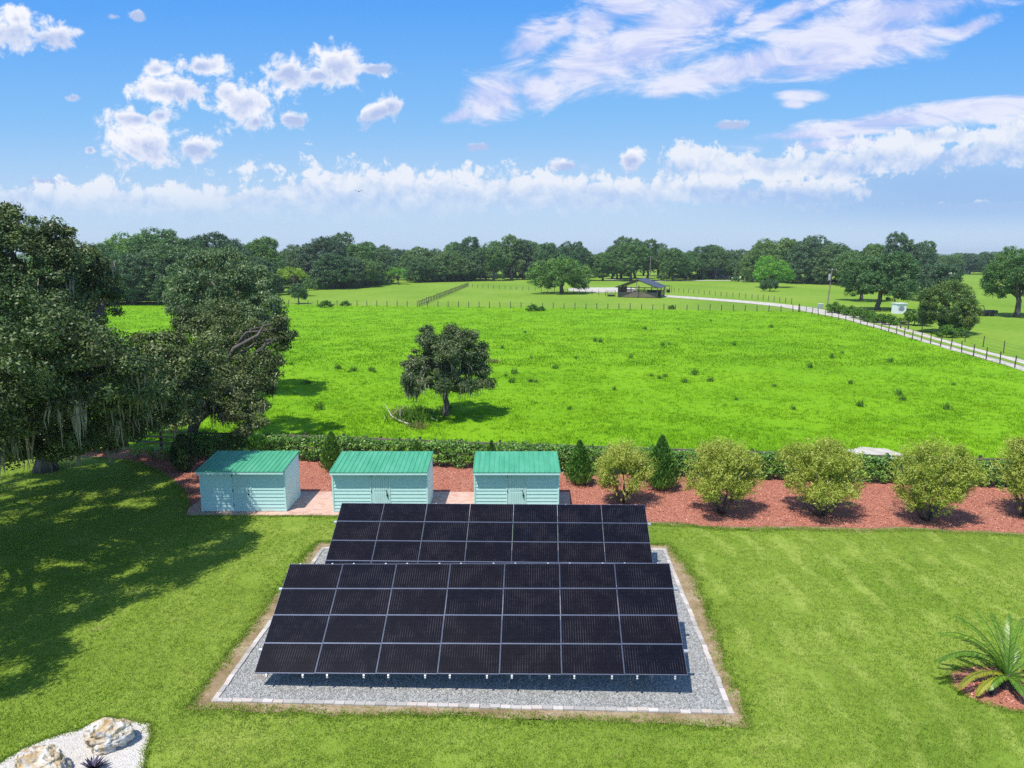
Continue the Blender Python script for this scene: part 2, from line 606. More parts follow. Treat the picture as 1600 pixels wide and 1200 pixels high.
def mow(w, p, c):
    """faint mower passes ringing the gravel pad, broken up by the turf"""
    q = w.vmath('SUBTRACT', w.vmath('ABSOLUTE', w.vmath('SUBTRACT', p, (-1.0, 23.0, 0.0))), (7.8, 5.8, 0.0))
    q = w.vmath('MULTIPLY', w.vmath('MAXIMUM', q, (0.0, 0.0, 0.0)), (1.0, 1.0, 0.0))
    d = w.vmath('LENGTH', q)
    n = w.noise(p, 0.35, 3, 0.5)
    d = w.math('ADD', d, w.math('MULTIPLY', n, 1.6))
    f = w.math('SINE', w.math('MULTIPLY', d, 4.6))
    sep = w.n('ShaderNodeSeparateXYZ')
    w.set(sep.inputs[0], p)
    side = w.sm(sep.outputs[0], 2.0, 9.0, 0.25, 1.0)
    patch = w.sm(w.noise(p, 0.5, 4, 0.6), 0.40, 0.62)
    m = w.math('MULTIPLY', w.math('MULTIPLY', w.sm(f, 0.1, 0.9), patch), w.math('MULTIPLY', side, 0.42))
    return w.mix(m, c, (0.37, 0.44, 0.10))

@material('lawn_ground', 0.95, 0.1, bump=(0.5, 0.06))
def _(w):
    p = wpos(w)
    a = w.noise(p, 0.22, 5, 0.6)
    b = w.noise(p, 5.0, 5, 0.7)
    f = w.math('ADD', w.math('MULTIPLY', b, 0.45), w.math('MULTIPLY', a, 0.55))
    c = w.ramp(f, [(0.30, (0.105, 0.178, 0.0186)), (0.5, (0.179, 0.265, 0.0310)), (0.70, (0.296, 0.351, 0.0713))])
    d = w.noise(p, 0.9, 5, 0.6)
    c = w.mix(w.sm(d, 0.63, 0.76, 0, 0.55), c, (0.27, 0.22, 0.10))
    c = mow(w, p, c)
    return c, w.noise(p, 30.0, 3)

def blade_material(name, stops, patch, pscale, trans=(0.3, (1.3, 1.3, 0.7)), stripes=False):
    @material(name, 0.65, 0.2, trans=trans)
    def _(w):
        at = w.n('ShaderNodeAttribute')
        at.attribute_name = 'tint'
        c = w.ramp(at.outputs['Fac'], stops)
        p = wpos(w)
        f = w.noise(p, pscale, 4, 0.6)
        c = w.mix(w.sm(f, 0.42, 0.72, 0, 0.7), c, patch)
        if stripes:
            c = mow(w, p, c)
        return c

blade_material('lawn_blades', [(0.0, (0.075, 0.155, 0.0139)), (0.4, (0.172, 0.288, 0.0248)), (0.75, (0.284, 0.392, 0.0558)), (1.0, (0.469, 0.449, 0.1814))], (0.333, 0.398, 0.0837), 0.16, stripes=True)
blade_material('pasture_blades', [(0.0, (0.106, 0.252, 0.0034)), (0.5, (0.162, 0.335, 0.0051)), (1.0, (0.224, 0.383, 0.0093))], (0.241, 0.388, 0.0102), 0.05)

@material('mulch', 0.95, 0.1, bump=(0.9, 0.06))
def _(w):
    p = wpos(w)
    v = w.n('ShaderNodeTexVoronoi')
    w.set(v.inputs['Vector'], w.map(p, scale=(1, 1.6, 1)))
    v.inputs['Scale'].default_value = 20.0
    a = w.noise(p, 0.5, 5, 0.6)
    c = w.mix(0.5, w.ramp(v.outputs['Color'], [(0.1, (0.24, 0.085, 0.05)), (0.5, (0.41, 0.145, 0.092)), (0.9, (0.50, 0.20, 0.135))]), (0.55, 0.225, 0.155))
    c = w.mix(w.sm(a, 0.45, 0.7, 0, 0.5), c, (0.50, 0.235, 0.16))
    return c, v.outputs['Distance']

@material('bare_soil', 0.95, 0.1, bump=(0.8, 0.05))
def _(w):
    p = wpos(w)
    a = w.noise(p, 1.1, 6, 0.65)
    b = w.noise(p, 9.0, 5, 0.7)
    f = w.math('ADD', w.math('MULTIPLY', b, 0.4), w.math('MULTIPLY', a, 0.6))
    c = w.ramp(f, [(0.33, (0.17, 0.115, 0.06)), (0.5, (0.30, 0.215, 0.125)), (0.64, (0.42, 0.34, 0.24)), (0.75, (0.55, 0.50, 0.42))])
    g = w.noise(p, 4.5, 5, 0.7)
    c = w.mix(w.sm(g, 0.56, 0.66, 0, 0.6), c, (0.13, 0.16, 0.035))
    return c, b

@material('gravel', 0.95, 0.15, bump=(1.0, 0.05))
def _(w):
    p = wpos(w)
    v = w.n('ShaderNodeTexVoronoi')
    w.set(v.inputs['Vector'], p)
    v.inputs['Scale'].default_value = 22.0
    c = w.ramp(v.outputs['Color'], [(0.05, (0.18, 0.18, 0.165)), (0.5, (0.325, 0.325, 0.305)), (0.95, (0.53, 0.53, 0.50))])
    a = w.noise(p, 0.9, 5, 0.6)
    c = w.mix(w.sm(a, 0.58, 0.74, 0, 0.6), c, (0.30, 0.24, 0.17))
    return c, v.outputs['Distance']

@material('white_gravel', 0.95, 0.15, bump=(0.8, 0.03))
def _(w):
    p = wpos(w)
    v = w.n('ShaderNodeTexVoronoi')
    w.set(v.inputs['Vector'], p)
    v.inputs['Scale'].default_value = 30.0
    c = w.ramp(v.outputs['Color'], [(0.0, (0.30, 0.27, 0.23)), (0.25, (0.50, 0.465, 0.42)), (0.9, (0.62, 0.59, 0.545))])
    return c, v.outputs['Distance']

@material('limerock', 0.95, 0.1, bump=(0.6, 0.05))
def _(w):
    p = wpos(w)
    a = w.noise(p, 0.8, 6, 0.65)
    return w.ramp(a, [(0.3, (0.33, 0.30, 0.24)), (0.5, (0.46, 0.425, 0.365)), (0.7, (0.57, 0.54, 0.485))]), a

@material('brick_pavers', 0.9, 0.15, bump=(0.5, 0.01))
def _(w):
    p = wpos(w)
    bt = w.n('ShaderNodeTexBrick')
    w.set(bt.inputs['Vector'], p)
    bt.inputs['Scale'].default_value = 1.0
    bt.inputs['Brick Width'].default_value = 0.30
    bt.inputs['Row Height'].default_value = 0.15
    bt.inputs['Mortar Size'].default_value = 0.008
    w.set(bt.inputs['Color1'], (0.50, 0.29, 0.22))
    w.set(bt.inputs['Color2'], (0.60, 0.41, 0.33))
    w.set(bt.inputs['Mortar'], (0.30, 0.22, 0.17))
    a = w.noise(p, 1.7, 5, 0.65)
    return w.mix(w.sm(a, 0.45, 0.75, 0, 0.7), bt.outputs['Color'], (0.62, 0.47, 0.39)), bt.outputs['Fac']

@material('edging_stone', 0.9, 0.15, bump=(0.5, 0.01))
def _(w):
    r = w.n('ShaderNodeNewGeometry').outputs['Random Per Island']
    c = w.ramp(r, [(0.0, (0.31, 0.29, 0.26)), (0.4, (0.40, 0.375, 0.345)), (0.75, (0.54, 0.50, 0.46)), (1.0, (0.47, 0.40, 0.34))])
    a = w.noise(wpos(w), 12, 4)
    return w.mix(w.sm(a, 0.5, 0.75, 0, 0.4), c, (0.35, 0.32, 0.28)), a

# ------------------------------------------------------------------ ground, pasture, lawn, beds, drives
BIG = 4000
tag(sheet('ground', [(-BIG, -60), (BIG, -60), (BIG, BIG), (-BIG, BIG)], -0.03, MATS['meadow_far']), kind='structure')

pasture_poly = [gp(x, y) for x, y in ((-900, 690), (250, 694), (700, 706), (1200, 727), (1700, 745), (2100, 760), (2100, 700), (1700, 600))]
pasture_poly += [gp(x, y) for x, y in ((1600, 580), (1480, 545), (1380, 516), (1290, 494), (1250, 486.5), (1000, 483), (700, 479), (436, 476), (230, 474), (100, 480))]
pasture_poly += [Vector((-150, 150, 0))]
pasture_poly = [(p[0], p[1]) for p in pasture_poly]
sheet('pasture', pasture_poly, 0.0, MATS['pasture_ground'])

# outlines in the photograph's own order, as ground points
mulch_front = [(150, 713), (205, 719), (232, 727), (262, 742), (288, 764), (298, 786), (290, 800), (340, 802), (520, 803), (700, 805), (900, 807), (1015, 816), (1060, 817), (1110, 822), (1160, 824), (1240, 823), (1330, 826), (1420, 824), (1500, 829), (1600, 833), (1800, 842), (2100, 858)]
mulch_pts = [gp(*q) for q in mulch_front]
back_line = [gp(2100, 775), gp(1500, 752), gp(1070, 737), gp(710, 723), gp(480, 712), gp(320, 706), gp(150, 701), gp(40, 697), gp(60, 710)]
mulch_poly = wavy([(p.x, p.y) for p in mulch_pts + back_line], 0.35, 0.16, 1)

lawn_core = [(-70, -20), (70, -20), (60, 26)] + [(p.x, p.y - 0.0) for p in mulch_pts[::-1]] + [(gp(60, 708).x, gp(60, 708).y), (-70, 47)]
sheet('lawn', lawn_core, 0.012, MATS['lawn_ground'])
sheet('bare_soil', wavy([(p.x, p.y) for p in [q - Vector((0, 0.33, 0)) for q in mulch_pts] + back_line], 0.3, 0.22, 5), 0.02, MATS['bare_soil'])
sheet('mulch_bed', mulch_poly, 0.028, MATS['mulch'])

paver_poly = [gp(*q) for q in ((291, 806), (294, 796), (330, 769), (530, 769), (890, 770), (891, 807))]
paver_poly = [(p.x, p.y) for p in paver_poly]
sheet('paver_terrace', paver_poly, 0.036, MATS['brick_pavers'])

pad = [gp(330, 1098), gp(1147, 1118), gp(1040, 859), gp(503, 857)]
pad_c = sum(pad, Vector()) / 4
margin = [gp(290, 1109), gp(520, 1117), gp(800, 1123), gp(1000, 1130), gp(1172, 1138), gp(1130, 1025), gp(1085, 905), gp(1045, 852), gp(900, 848), gp(497, 848), gp(455, 900), gp(372, 1005)]
margin_poly = wavy([(p.x, p.y) for p in margin], 0.22, 0.15, 3, 0.9)
sheet('soil_margin', margin_poly, 0.024, MATS['bare_soil'])
sheet('gravel_pad', [(p.x, p.y) for p in pad], 0.033, MATS['gravel'])

# stone edging, one thing round the pad
eg = MB()
rng = np.random.default_rng(4)
for i in range(4):
    a, b = pad[i], pad[(i + 1) % 4]
    d = b - a
    L = d.length
    d.normalize()
    nrm = Vector((-d.y, d.x, 0))
    s = 0.0
    while s < L - 0.05:
        l = min(0.29, L - s) - 0.012
        wdt = 0.145
        z = 0.065 + rng.normal(0, 0.006)
        M = Matrix.Translation(a + d * s + nrm * rng.normal(0, 0.008)) @ Matrix(((d.x, nrm.x, 0, 0), (d.y, nrm.y, 0, 0), (0, 0, 1, 0), (0, 0, 0, 1))) @ Matrix.Rotation(rng.normal(0, 0.02), 4, 'Z')
        eg.box(0, l, 0, wdt, -0.02, z, 0, M)
        s += l + 0.012
eo = eg.build('paver_edging', MATS['edging_stone'])
tag(eo, 'pale stone edging laid flush round the gravel pad under the panels', 'edging')

bed = [gp(*q) for q in ((-60, 1235), (8, 1188), (40, 1170), (90, 1150), (130, 1138), (165, 1122), (210, 1128), (234, 1133), (236, 1148), (231, 1165), (222, 1200), (200, 1290), (60, 1330))]
bed_poly = wavy([(p.x, p.y) for p in bed], 0.12, 0.05, 8, 2.0)
sheet('white_gravel_bed', bed_poly, 0.03, MATS['white_gravel'])

pc = gp(1580, 1076)
ring_poly = wavy([(pc.x + 1.62 * math.cos(t * math.pi / 12), pc.y + 1.12 * math.sin(t * math.pi / 12)) for t in range(24)], 0.1, 0.06, 9, 1.6)
sheet('palm_mulch_ring', ring_poly, 0.03, MATS['mulch'])

def strip(name, pts, width, z, mat, amp=0.0, seed=0):
    """a ribbon of quads along a line, its two edges a little uneven"""
    wd = width if isinstance(width, (list, tuple)) else [width] * len(pts)
    vs, fs = [], []
    for i, p in enumerate(pts):
        t = (pts[min(i + 1, len(pts) - 1)] - pts[max(i - 1, 0)])
        t.z = 0
        t.normalize()
        n = Vector((-t.y, t.x, 0))
        for sg in (-1, 1):
            k = amp * mnoise.noise(Vector((i * 0.37, seed * 5.1, sg * 3.0)))
            q = p + n * sg * (wd[i] / 2 + k)
            vs.append((q.x, q.y, z))
        if i:
            fs.append((2 * i - 2, 2 * i - 1, 2 * i + 1, 2 * i))
    m = MB()
    m.add(vs, fs)
    o = m.build(name, mat)
    if o.data.polygons[0].normal.z < 0:
        o.data.flip_normals()
    return tag(o, None, None, None, 'structure')

drive_px = [(1020, 461.5), (1060, 464), (1130, 469), (1190, 474), (1240, 479.5), (1290, 488.5), (1340, 498.5), (1400, 515), (1450, 530), (1500, 544.5), (1560, 560), (1640, 583), (1800, 628)]
drive_pts = [gp(*q) for q in drive_px]
dense = []
for i in range(len(drive_pts) - 1):
    for k in range(6):
        dense.append(drive_pts[i].lerp(drive_pts[i + 1], k / 6))
strip('gravel_drive', dense, [min(7.5, max(4.0, p.y * 0.038)) for p in dense], 0.03, MATS['limerock'], 0.35, 2)
grass_mid = [p for p in dense if 60 < p.y < 140]
strip('drive_grass_strip', grass_mid, 1.0, 0.07, MATS['meadow_far'], 0.3, 6)
yard = [gp(*q) for q in ((885, 451.5), (905, 449.5), (985, 449), (1000, 453), (985, 456.5), (935, 457), (890, 454.5))]
sheet('gravel_yard', wavy([(p.x, p.y) for p in yard], 2.0, 0.8, 4, 0.1), 0.03, MATS['limerock'])
lime = [gp(*q) for q in ((1318, 704), (1345, 699), (1385, 701), (1412, 710), (1404, 718), (1370, 716), (1335, 710))]
sheet('limerock_patch', wavy([(p.x, p.y) for p in lime], 0.3, 0.2, 12, 0.8), 0.02, MATS['limerock'])
house_lane = [gp(*q) for q in ((950, 437), (1010, 439.5), (1080, 438.5), (1180, 438))]
strip('far_lane', house_lane, 6.0, 0.03, MATS['limerock'], 0.5, 3)

# ------------------------------------------------------------------ grass
def blades(name, pts, mat, n_per, h, wd, spread, seed, label):
    r = np.random.default_rng(seed)
    n = len(pts)
    sz = r.uniform(0.65, 1.35, n)
    tint = np.clip(r.normal(0.45, 0.18, n), 0, 1)
    idx = np.repeat(np.arange(n), n_per)
    m = len(idx)
    b = np.zeros((m, 3))
    b[:, :2] = pts[idx] + r.normal(0, spread, (m, 2))
    ang = r.uniform(0, 2 * math.pi, m)
    s = np.stack([np.cos(ang), np.sin(ang), np.zeros(m)], 1)
    lean = np.stack([r.normal(0, .45, m), r.normal(0, .45, m), np.ones(m)], 1)
    H = (h * sz[idx] * r.uniform(0.6, 1.2, m))[:, None]
    W = (wd * r.uniform(0.7, 1.3, m))[:, None]
    tip = b + lean * H
    b[:, 2] = -0.01
    V = np.stack([b - s * W / 2, b + s * W / 2, tip + s * W * 0.18, tip - s * W * 0.18], 1)
    me = quads_mesh(name, V, np.clip(tint[idx] + r.normal(0, .12, m), 0, 1))
    o = link(name, me, mat)
    return tag(o, label, None, None, 'stuff')

rng = np.random.default_rng(11)
N = 420000
cand = np.empty((N, 2))
cand[:, 1] = 13.5 + 27.5 * rng.uniform(0, 1, N) ** 1.25
hw = cand[:, 1] * 0.92 + 9
cand[:, 0] = rng.uniform(-1, 1, N) * hw
keep = inside(cand, lawn_core) & ~inside(cand, bed_poly) & ~inside(cand, ring_poly)
fz = rng.normal(0, 1, (N, 2))
pm = inside(cand + fz * 0.17, margin_poly)
keep &= ~pm | (rng.uniform(0, 1, N) < np.array([0.05 + 0.5 * max(0.0, mnoise.noise(Vector((p[0] * 2.2, p[1] * 2.2, 6.0)))) for p in cand]))
keep &= ~inside(cand, [(p.x, p.y) for p in pad])
keep &= ~inside(cand + fz * 0.10, mulch_poly)
# thinner turf where the soil shows through
thin = np.array([mnoise.noise(Vector((p[0] * 0.55, p[1] * 0.55, 3.1))) for p in cand])
keep &= ~((thin > 0.42) & (rng.uniform(0, 1, N) < 0.75))
blades('lawn_grass', cand[keep], MATS['lawn_blades'], 4, 0.052, 0.017, 0.040, 12, 'short mown green lawn grass round the solar panels')

def fringe(poly, step, amp, r, closed=True):
    """points scattered across an outline, both sides"""
    out = []
    n = len(poly)
    for i in range(n if closed else n - 1):
        a, b = np.array(poly[i]), np.array(poly[(i + 1) % n])
        L = np.linalg.norm(b - a)
        k = max(1, int(L / step))
        t = r.uniform(0, 1, k)[:, None]
        q = a + (b - a) * t
        nb = np.array([mnoise.noise(Vector((p[0] * 1.3, p[1] * 1.3, 4.0))) for p in q])
        out.append(q + r.normal(0, 1, (k, 2)) * amp * (0.6 + 1.2 * np.clip(nb + .3, 0, 1))[:, None])
    return np.concatenate(out)

fr_pts = np.concatenate([fringe(margin_poly, 0.009, 0.13, rng), fringe([(p.x, p.y) for p in [q - Vector((0, 0.33, 0)) for q in mulch_pts]], 0.010, 0.12, rng, False), fringe(ring_poly, 0.010, 0.06, rng), fringe(bed_poly, 0.012, 0.025, rng)])
fr_pts = fr_pts[~inside(fr_pts, [(p.x, p.y) for p in pad]) & ~inside(fr_pts, paver_poly)]
blades('lawn_grass', fr_pts, MATS['lawn_blades'], 7, 0.06, 0.028, 0.05, 15, 'ragged turf creeping over the soil edges of the pad and beds')

N = 170000
cand = np.empty((N, 2))
dmin, dmax = 40.0, 178.0
u = rng.uniform(0, 1, N)
cand[:, 1] = dmin * (dmax / dmin) ** (u ** 1.1)
cand[:, 0] = rng.uniform(-1, 1, N) * (cand[:, 1] * 0.84 + 9)
dens = np.array([mnoise.noise(Vector((p[0] * 0.22, p[1] * 0.22, 8.0))) + 0.6 * mnoise.noise(Vector((p[0] * 0.9, p[1] * 0.9, 2.0))) for p in cand])
keep = inside(cand, pasture_poly) & (rng.uniform(0, 1, N) < np.clip(0.55 + dens * 0.9, 0.12, 1))
lp = [(p.x, p.y) for p in lime]
keep &= ~inside(cand, lp)
near = cand[keep]
cut = near[:, 1] < 78
blades('pasture_grass', near[cut], MATS['pasture_blades'], 6, 0.12, 0.035, 0.13, 13, 'bright green pasture grass growing in loose tufts behind the hedge')
blades('pasture_grass', near[~cut], MATS['pasture_blades'], 4, 0.15, 0.09, 0.35, 14, 'bright green pasture grass reaching to the far wire fence')

def chips(name, poly, n, seed, label, box):
    r = np.random.default_rng(seed)
    c = np.stack([r.uniform(box[0], box[1], n), r.uniform(box[2], box[3], n)], 1)
    c = c[inside(c, poly) & ~inside(c, paver_poly)]
    n = len(c)
    pos = np.zeros((n, 3))
    pos[:, :2] = c
    pos[:, 2] = 0.045 + r.uniform(0, 0.03, n)
    nr = unit(np.stack([r.normal(0, .5, n), r.normal(0, .5, n), np.ones(n)], 1))
    V = leaf_quads(pos, nr, 0.10, 0.04, r)
    return tag(link(name, quads_mesh(name, V, r.uniform(0, 1, n)), MATS['bark_chip']), label, None, None, 'stuff')

@material('bark_chip', 0.9, 0.1)
def _(w):
    at = w.n('ShaderNodeAttribute')
    at.attribute_name = 'tint'
    return w.ramp(at.outputs['Fac'], [(0.0, (0.27, 0.09, 0.055)), (0.5, (0.55, 0.225, 0.155)), (1.0, (0.66, 0.33, 0.245))])

keep_out = paver_poly
chips('bark_mulch', mulch_poly, 60000, 21, 'red bark mulch chips spread over the long bed along the hedge', (-32, 34, 30, 45))
chips('bark_mulch', ring_poly, 1800, 22, 'red bark mulch chips in the round bed under the palm', (pc.x - 2, pc.x + 2, pc.y - 2, pc.y + 2))

# ------------------------------------------------------------------ object materials
@material('panel_glass', 0.22, 0.17)
def _(w):
    p = opos(w)
    sep = w.n('ShaderNodeSeparateXYZ')
    w.set(sep.inputs[0], p)
    x, y, _z = sep.outputs
    cx, cy = 1.744 / 24, 0.9375 / 6
    fx = w.math('ABSOLUTE', w.math('SUBTRACT', w.math('FRACT', w.math('DIVIDE', x, cx)), 0.5))
    fy = w.math('ABSOLUTE', w.math('SUBTRACT', w.math('FRACT', w.math('DIVIDE', y, cy)), 0.5))
    fy2 = w.math('ABSOLUTE', w.math('SUBTRACT', w.math('FRACT', w.math('DIVIDE', y, cy / 4)), 0.5))
    gx = w.sm(fx, 0.40, 0.47)
    gy = w.sm(fy, 0.44, 0.48)
    gb = w.sm(fy2, 0.36, 0.46)
    wn = w.n('ShaderNodeTexWhiteNoise')
    w.set(wn.inputs[0], w.vmath('FLOOR', w.vmath('DIVIDE', p, (cx * 2, cy, 1.0))))
    oi = w.n('ShaderNodeObjectInfo')
    cell = w.mix(wn.outputs['Value'], (0.0018, 0.0022, 0.0055), (0.0042, 0.004, 0.008))
    cell = w.mix(w.math('MULTIPLY', oi.outputs['Random'], 0.55), cell, (0.008, 0.005, 0.006))
    c = w.mix(w.math('MULTIPLY', gb, 0.30), cell, (0.026, 0.023, 0.032))
    nz = w.noise(wpos(w), 1.3, 4, 0.7)
    c = w.mix(w.math('MULTIPLY', gx, w.sm(nz, 0.42, 0.66, 0.05, 0.9)), c, (0.075, 0.066, 0.072))
    c = w.mix(w.math('MULTIPLY', gy, 0.55), c, (0.003, 0.003, 0.004))
    return c

plain('panel_frame', (0.13, 0.155, 0.225), 0.4, 0.5, 0.5, 0.08)
plain('galvanised', (0.50, 0.52, 0.54), 0.4, 0.5, 0.7, 0.12)
plain('white_cap', (0.50, 0.50, 0.49), 0.5)
plain('black_plastic', (0.012, 0.012, 0.013), 0.5, 0.4)

@material('shed_paint', 0.6, 0.25)
def _(w):
    p = opos(w)
    a = w.noise(p, 1.4, 5, 0.65)
    b = w.noise(w.map(p, scale=(14, 14, 1.2)), 1.0, 4, 0.6)
    c = w.ramp(a, [(0.3, (0.432, 0.664, 0.618)), (0.7, (0.480, 0.705, 0.664))])
    c = w.mix(w.sm(b, 0.55, 0.8, 0, 0.16), c, (0.46, 0.68, 0.63))
    sep = w.n('ShaderNodeSeparateXYZ')
    w.set(sep.inputs[0], p)
    low = w.math('MULTIPLY', w.sm(sep.outputs[2], 0.30, 0.0), w.sm(a, 0.35, 0.7, 0.1, 0.6))
    c = w.mix(low, c, (0.36, 0.36, 0.30))
    st = w.noise(w.map(p, scale=(5, 5, 0.5)), 1.0, 5, 0.7)
    return w.mix(w.sm(st, 0.60, 0.74, 0, 0.35), c, (0.30, 0.42, 0.37))

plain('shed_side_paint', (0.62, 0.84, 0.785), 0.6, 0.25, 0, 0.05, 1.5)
plain('shed_trim', (0.493, 0.722, 0.678), 0.6, 0.25, 0, 0.05, 3)

@material('shed_door_paint', 0.55, 0.25)
def _(w):
    p = opos(w)
    a = w.noise(p, 2.0, 4, 0.6)
    return w.ramp(a, [(0.3, (0.420, 0.636, 0.602)), (0.7, (0.470, 0.679, 0.645))])

@material('green_metal_roof', 0.38, 0.45)
def _(w):
    p = opos(w)
    a = w.noise(w.map(p, scale=(3, 0.6, 1)), 1.2, 5, 0.6)
    return w.ramp(a, [(0.28, (0.053, 0.272, 0.133)), (0.5, (0.071, 0.332, 0.169)), (0.75, (0.105, 0.376, 0.216))])

plain('dark_metal_roof', (0.055, 0.062, 0.085), 0.5, 0.4, 0.0, 0.12, 1.0)
plain('weathered_wood', (0.20, 0.165, 0.13), 0.9, 0.1, 0, 0.35, 5)
plain('dark_wood', (0.075, 0.065, 0.055), 0.9, 0.1, 0, 0.35, 5)
plain('barn_boards', (0.34, 0.20, 0.125), 0.9, 0.1, 0, 0.35, 2.5)
plain('pole_wood', (0.22, 0.19, 0.16), 0.9, 0.1, 0, 0.25, 2)
plain('grey_steel', (0.33, 0.35, 0.37), 0.5, 0.4, 0.2, 0.1)
plain('white_paint', (0.72, 0.73, 0.74), 0.5, 0.3, 0, 0.06)
plain('grey_print', (0.24, 0.25, 0.30), 0.6, 0.3, 0, 0.3, 1.5)
plain('dark_paint', (0.02, 0.022, 0.02), 0.6, 0.3, 0, 0.2)
plain('rubber', (0.02, 0.02, 0.02), 0.85, 0.1)
plain('window_dark', (0.02, 0.025, 0.035), 0.1, 0.5)
plain('wire', (0.16, 0.15, 0.14), 0.6, 0.3, 0.3)

@material('bark', 0.95, 0.1, bump=(0.8, 0.04))
def _(w):
    p = opos(w)
    a = w.noise(w.map(p, scale=(3, 3, 0.6)), 2.0, 5, 0.65)
    return w.ramp(a, [(0.3, (0.06, 0.05, 0.042)), (0.55, (0.14, 0.12, 0.105)), (0.75, (0.26, 0.24, 0.21))]), a

plain('pale_dead_wood', (0.42, 0.38, 0.32), 0.9, 0.1, 0, 0.2, 3)

def leaf_material(name, stops, trans=0.14, rough=0.42, big=None):
    @material(name, rough, 0.28, trans=(trans, (1.5, 1.6, 0.6)))
    def _(w):
        at = w.n('ShaderNodeAttribute')
        at.attribute_name = 'tint'
        c = w.ramp(at.outputs['Fac'], stops)
        if name.startswith('far_leaf'):
            oi = w.n('ShaderNodeObjectInfo')
            c = w.mix(1.0, c, w.ramp(oi.outputs['Random'], [(0.0, (0.72, 0.76, 0.85)), (0.35, (1.0, 1.0, 1.0)), (0.7, (1.15, 1.12, 0.85)), (0.92, (1.35, 1.3, 0.8)), (1.0, (1.75, 1.6, 0.8))]), 'MULTIPLY')
        if big:
            f = w.noise(opos(w), big[0], 3, 0.5)
            c = w.mix(w.sm(f, 0.45, 0.7, 0, big[2]), c, big[1])
        return c

leaf_material('oak_leaf', [(0.1, (0.024, 0.039, 0.0110)), (0.45, (0.060, 0.105, 0.0264)), (0.8, (0.132, 0.196, 0.0605)), (1.0, (0.270, 0.314, 0.1320))], trans=0.08, big=(0.16, (0.173, 0.188, 0.0660), 0.45))
leaf_material('oak_leaf_brown', [(0.1, (0.032, 0.046, 0.0130)), (0.45, (0.080, 0.121, 0.0324)), (0.8, (0.162, 0.211, 0.0691)), (1.0, (0.292, 0.308, 0.1296))], trans=0.08, big=(0.20, (0.189, 0.203, 0.0756), 0.5))
leaf_material('oak_leaf_grey', [(0.1, (0.055, 0.100, 0.042)), (0.5, (0.114, 0.176, 0.074)), (0.9, (0.193, 0.269, 0.114)), (1.0, (0.258, 0.317, 0.141))])
leaf_material('field_oak_leaf', [(0.1, (0.038, 0.071, 0.028)), (0.5, (0.083, 0.131, 0.045)), (0.85, (0.147, 0.188, 0.072)), (1.0, (0.293, 0.263, 0.147))])
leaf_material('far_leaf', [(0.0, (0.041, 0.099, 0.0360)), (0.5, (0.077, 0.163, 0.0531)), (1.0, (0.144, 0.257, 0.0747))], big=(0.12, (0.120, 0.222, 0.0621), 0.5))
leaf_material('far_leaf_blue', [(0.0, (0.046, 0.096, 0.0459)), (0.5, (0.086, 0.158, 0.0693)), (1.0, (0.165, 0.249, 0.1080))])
leaf_material('round_bush_leaf', [(0.0, (0.045, 0.098, 0.024)), (0.5, (0.098, 0.173, 0.038)), (1.0, (0.195, 0.262, 0.060))], big=(0.15, (0.225, 0.232, 0.053), 0.5))
leaf_material('yellow_leaf', [(0.0, (0.138, 0.237, 0.024)), (0.5, (0.250, 0.375, 0.033)), (1.0, (0.375, 0.475, 0.055))])
leaf_material('bright_leaf', [(0.0, (0.068, 0.203, 0.022)), (0.5, (0.135, 0.351, 0.029)), (1.0, (0.270, 0.486, 0.048))])
leaf_material('hedge_leaf', [(0.0, (0.045, 0.104, 0.024)), (0.5, (0.111, 0.237, 0.045)), (0.85, (0.223, 0.378, 0.071)), (1.0, (0.405, 0.511, 0.143))], rough=0.4)
leaf_material('conifer_leaf', [(0.0, (0.035, 0.109, 0.020)), (0.5, (0.086, 0.229, 0.036)), (1.0, (0.193, 0.372, 0.056))])
leaf_material('conifer_leaf_dark', [(0.0, (0.020, 0.048, 0.020)), (0.5, (0.039, 0.091, 0.034)), (1.0, (0.084, 0.147, 0.050))])
leaf_material('willow_leaf', [(0.0, (0.133, 0.180, 0.0198)), (0.45, (0.302, 0.367, 0.0495)), (0.8, (0.460, 0.501, 0.0990)), (1.0, (0.605, 0.595, 0.1980))], trans=0.28)
leaf_material('fern_leaf', [(0.0, (0.084, 0.204, 0.0216)), (0.5, (0.168, 0.348, 0.0360)), (1.0, (0.288, 0.480, 0.0600))], trans=0.3)
leaf_material('weed_leaf', [(0.0, (0.045, 0.115, 0.010)), (0.5, (0.085, 0.20, 0.018)), (1.0, (0.16, 0.28, 0.03))])
leaf_material('dry_weed', [(0.0, (0.100, 0.130, 0.030)), (0.5, (0.190, 0.210, 0.055)), (1.0, (0.320, 0.280, 0.100))])
leaf_material('palm_leaf', [(0.0, (0.054, 0.128, 0.013)), (0.5, (0.117, 0.232, 0.020)), (0.85, (0.234, 0.360, 0.027)), (1.0, (0.468, 0.420, 0.032))], trans=0.15, rough=0.35)
leaf_material('palm_leaf_yellow', [(0.0, (0.160, 0.200, 0.020)), (0.5, (0.300, 0.300, 0.025)), (1.0, (0.400, 0.360, 0.040))], trans=0.2, rough=0.4)
leaf_material('purple_leaf', [(0.0, (0.012, 0.010, 0.020)), (0.5, (0.030, 0.025, 0.050)), (1.0, (0.130, 0.110, 0.170))], trans=0.05, rough=0.3)
plain('spanish_moss', (0.27, 0.255, 0.18), 0.95, 0.05, 0, 0.25, 1.5)

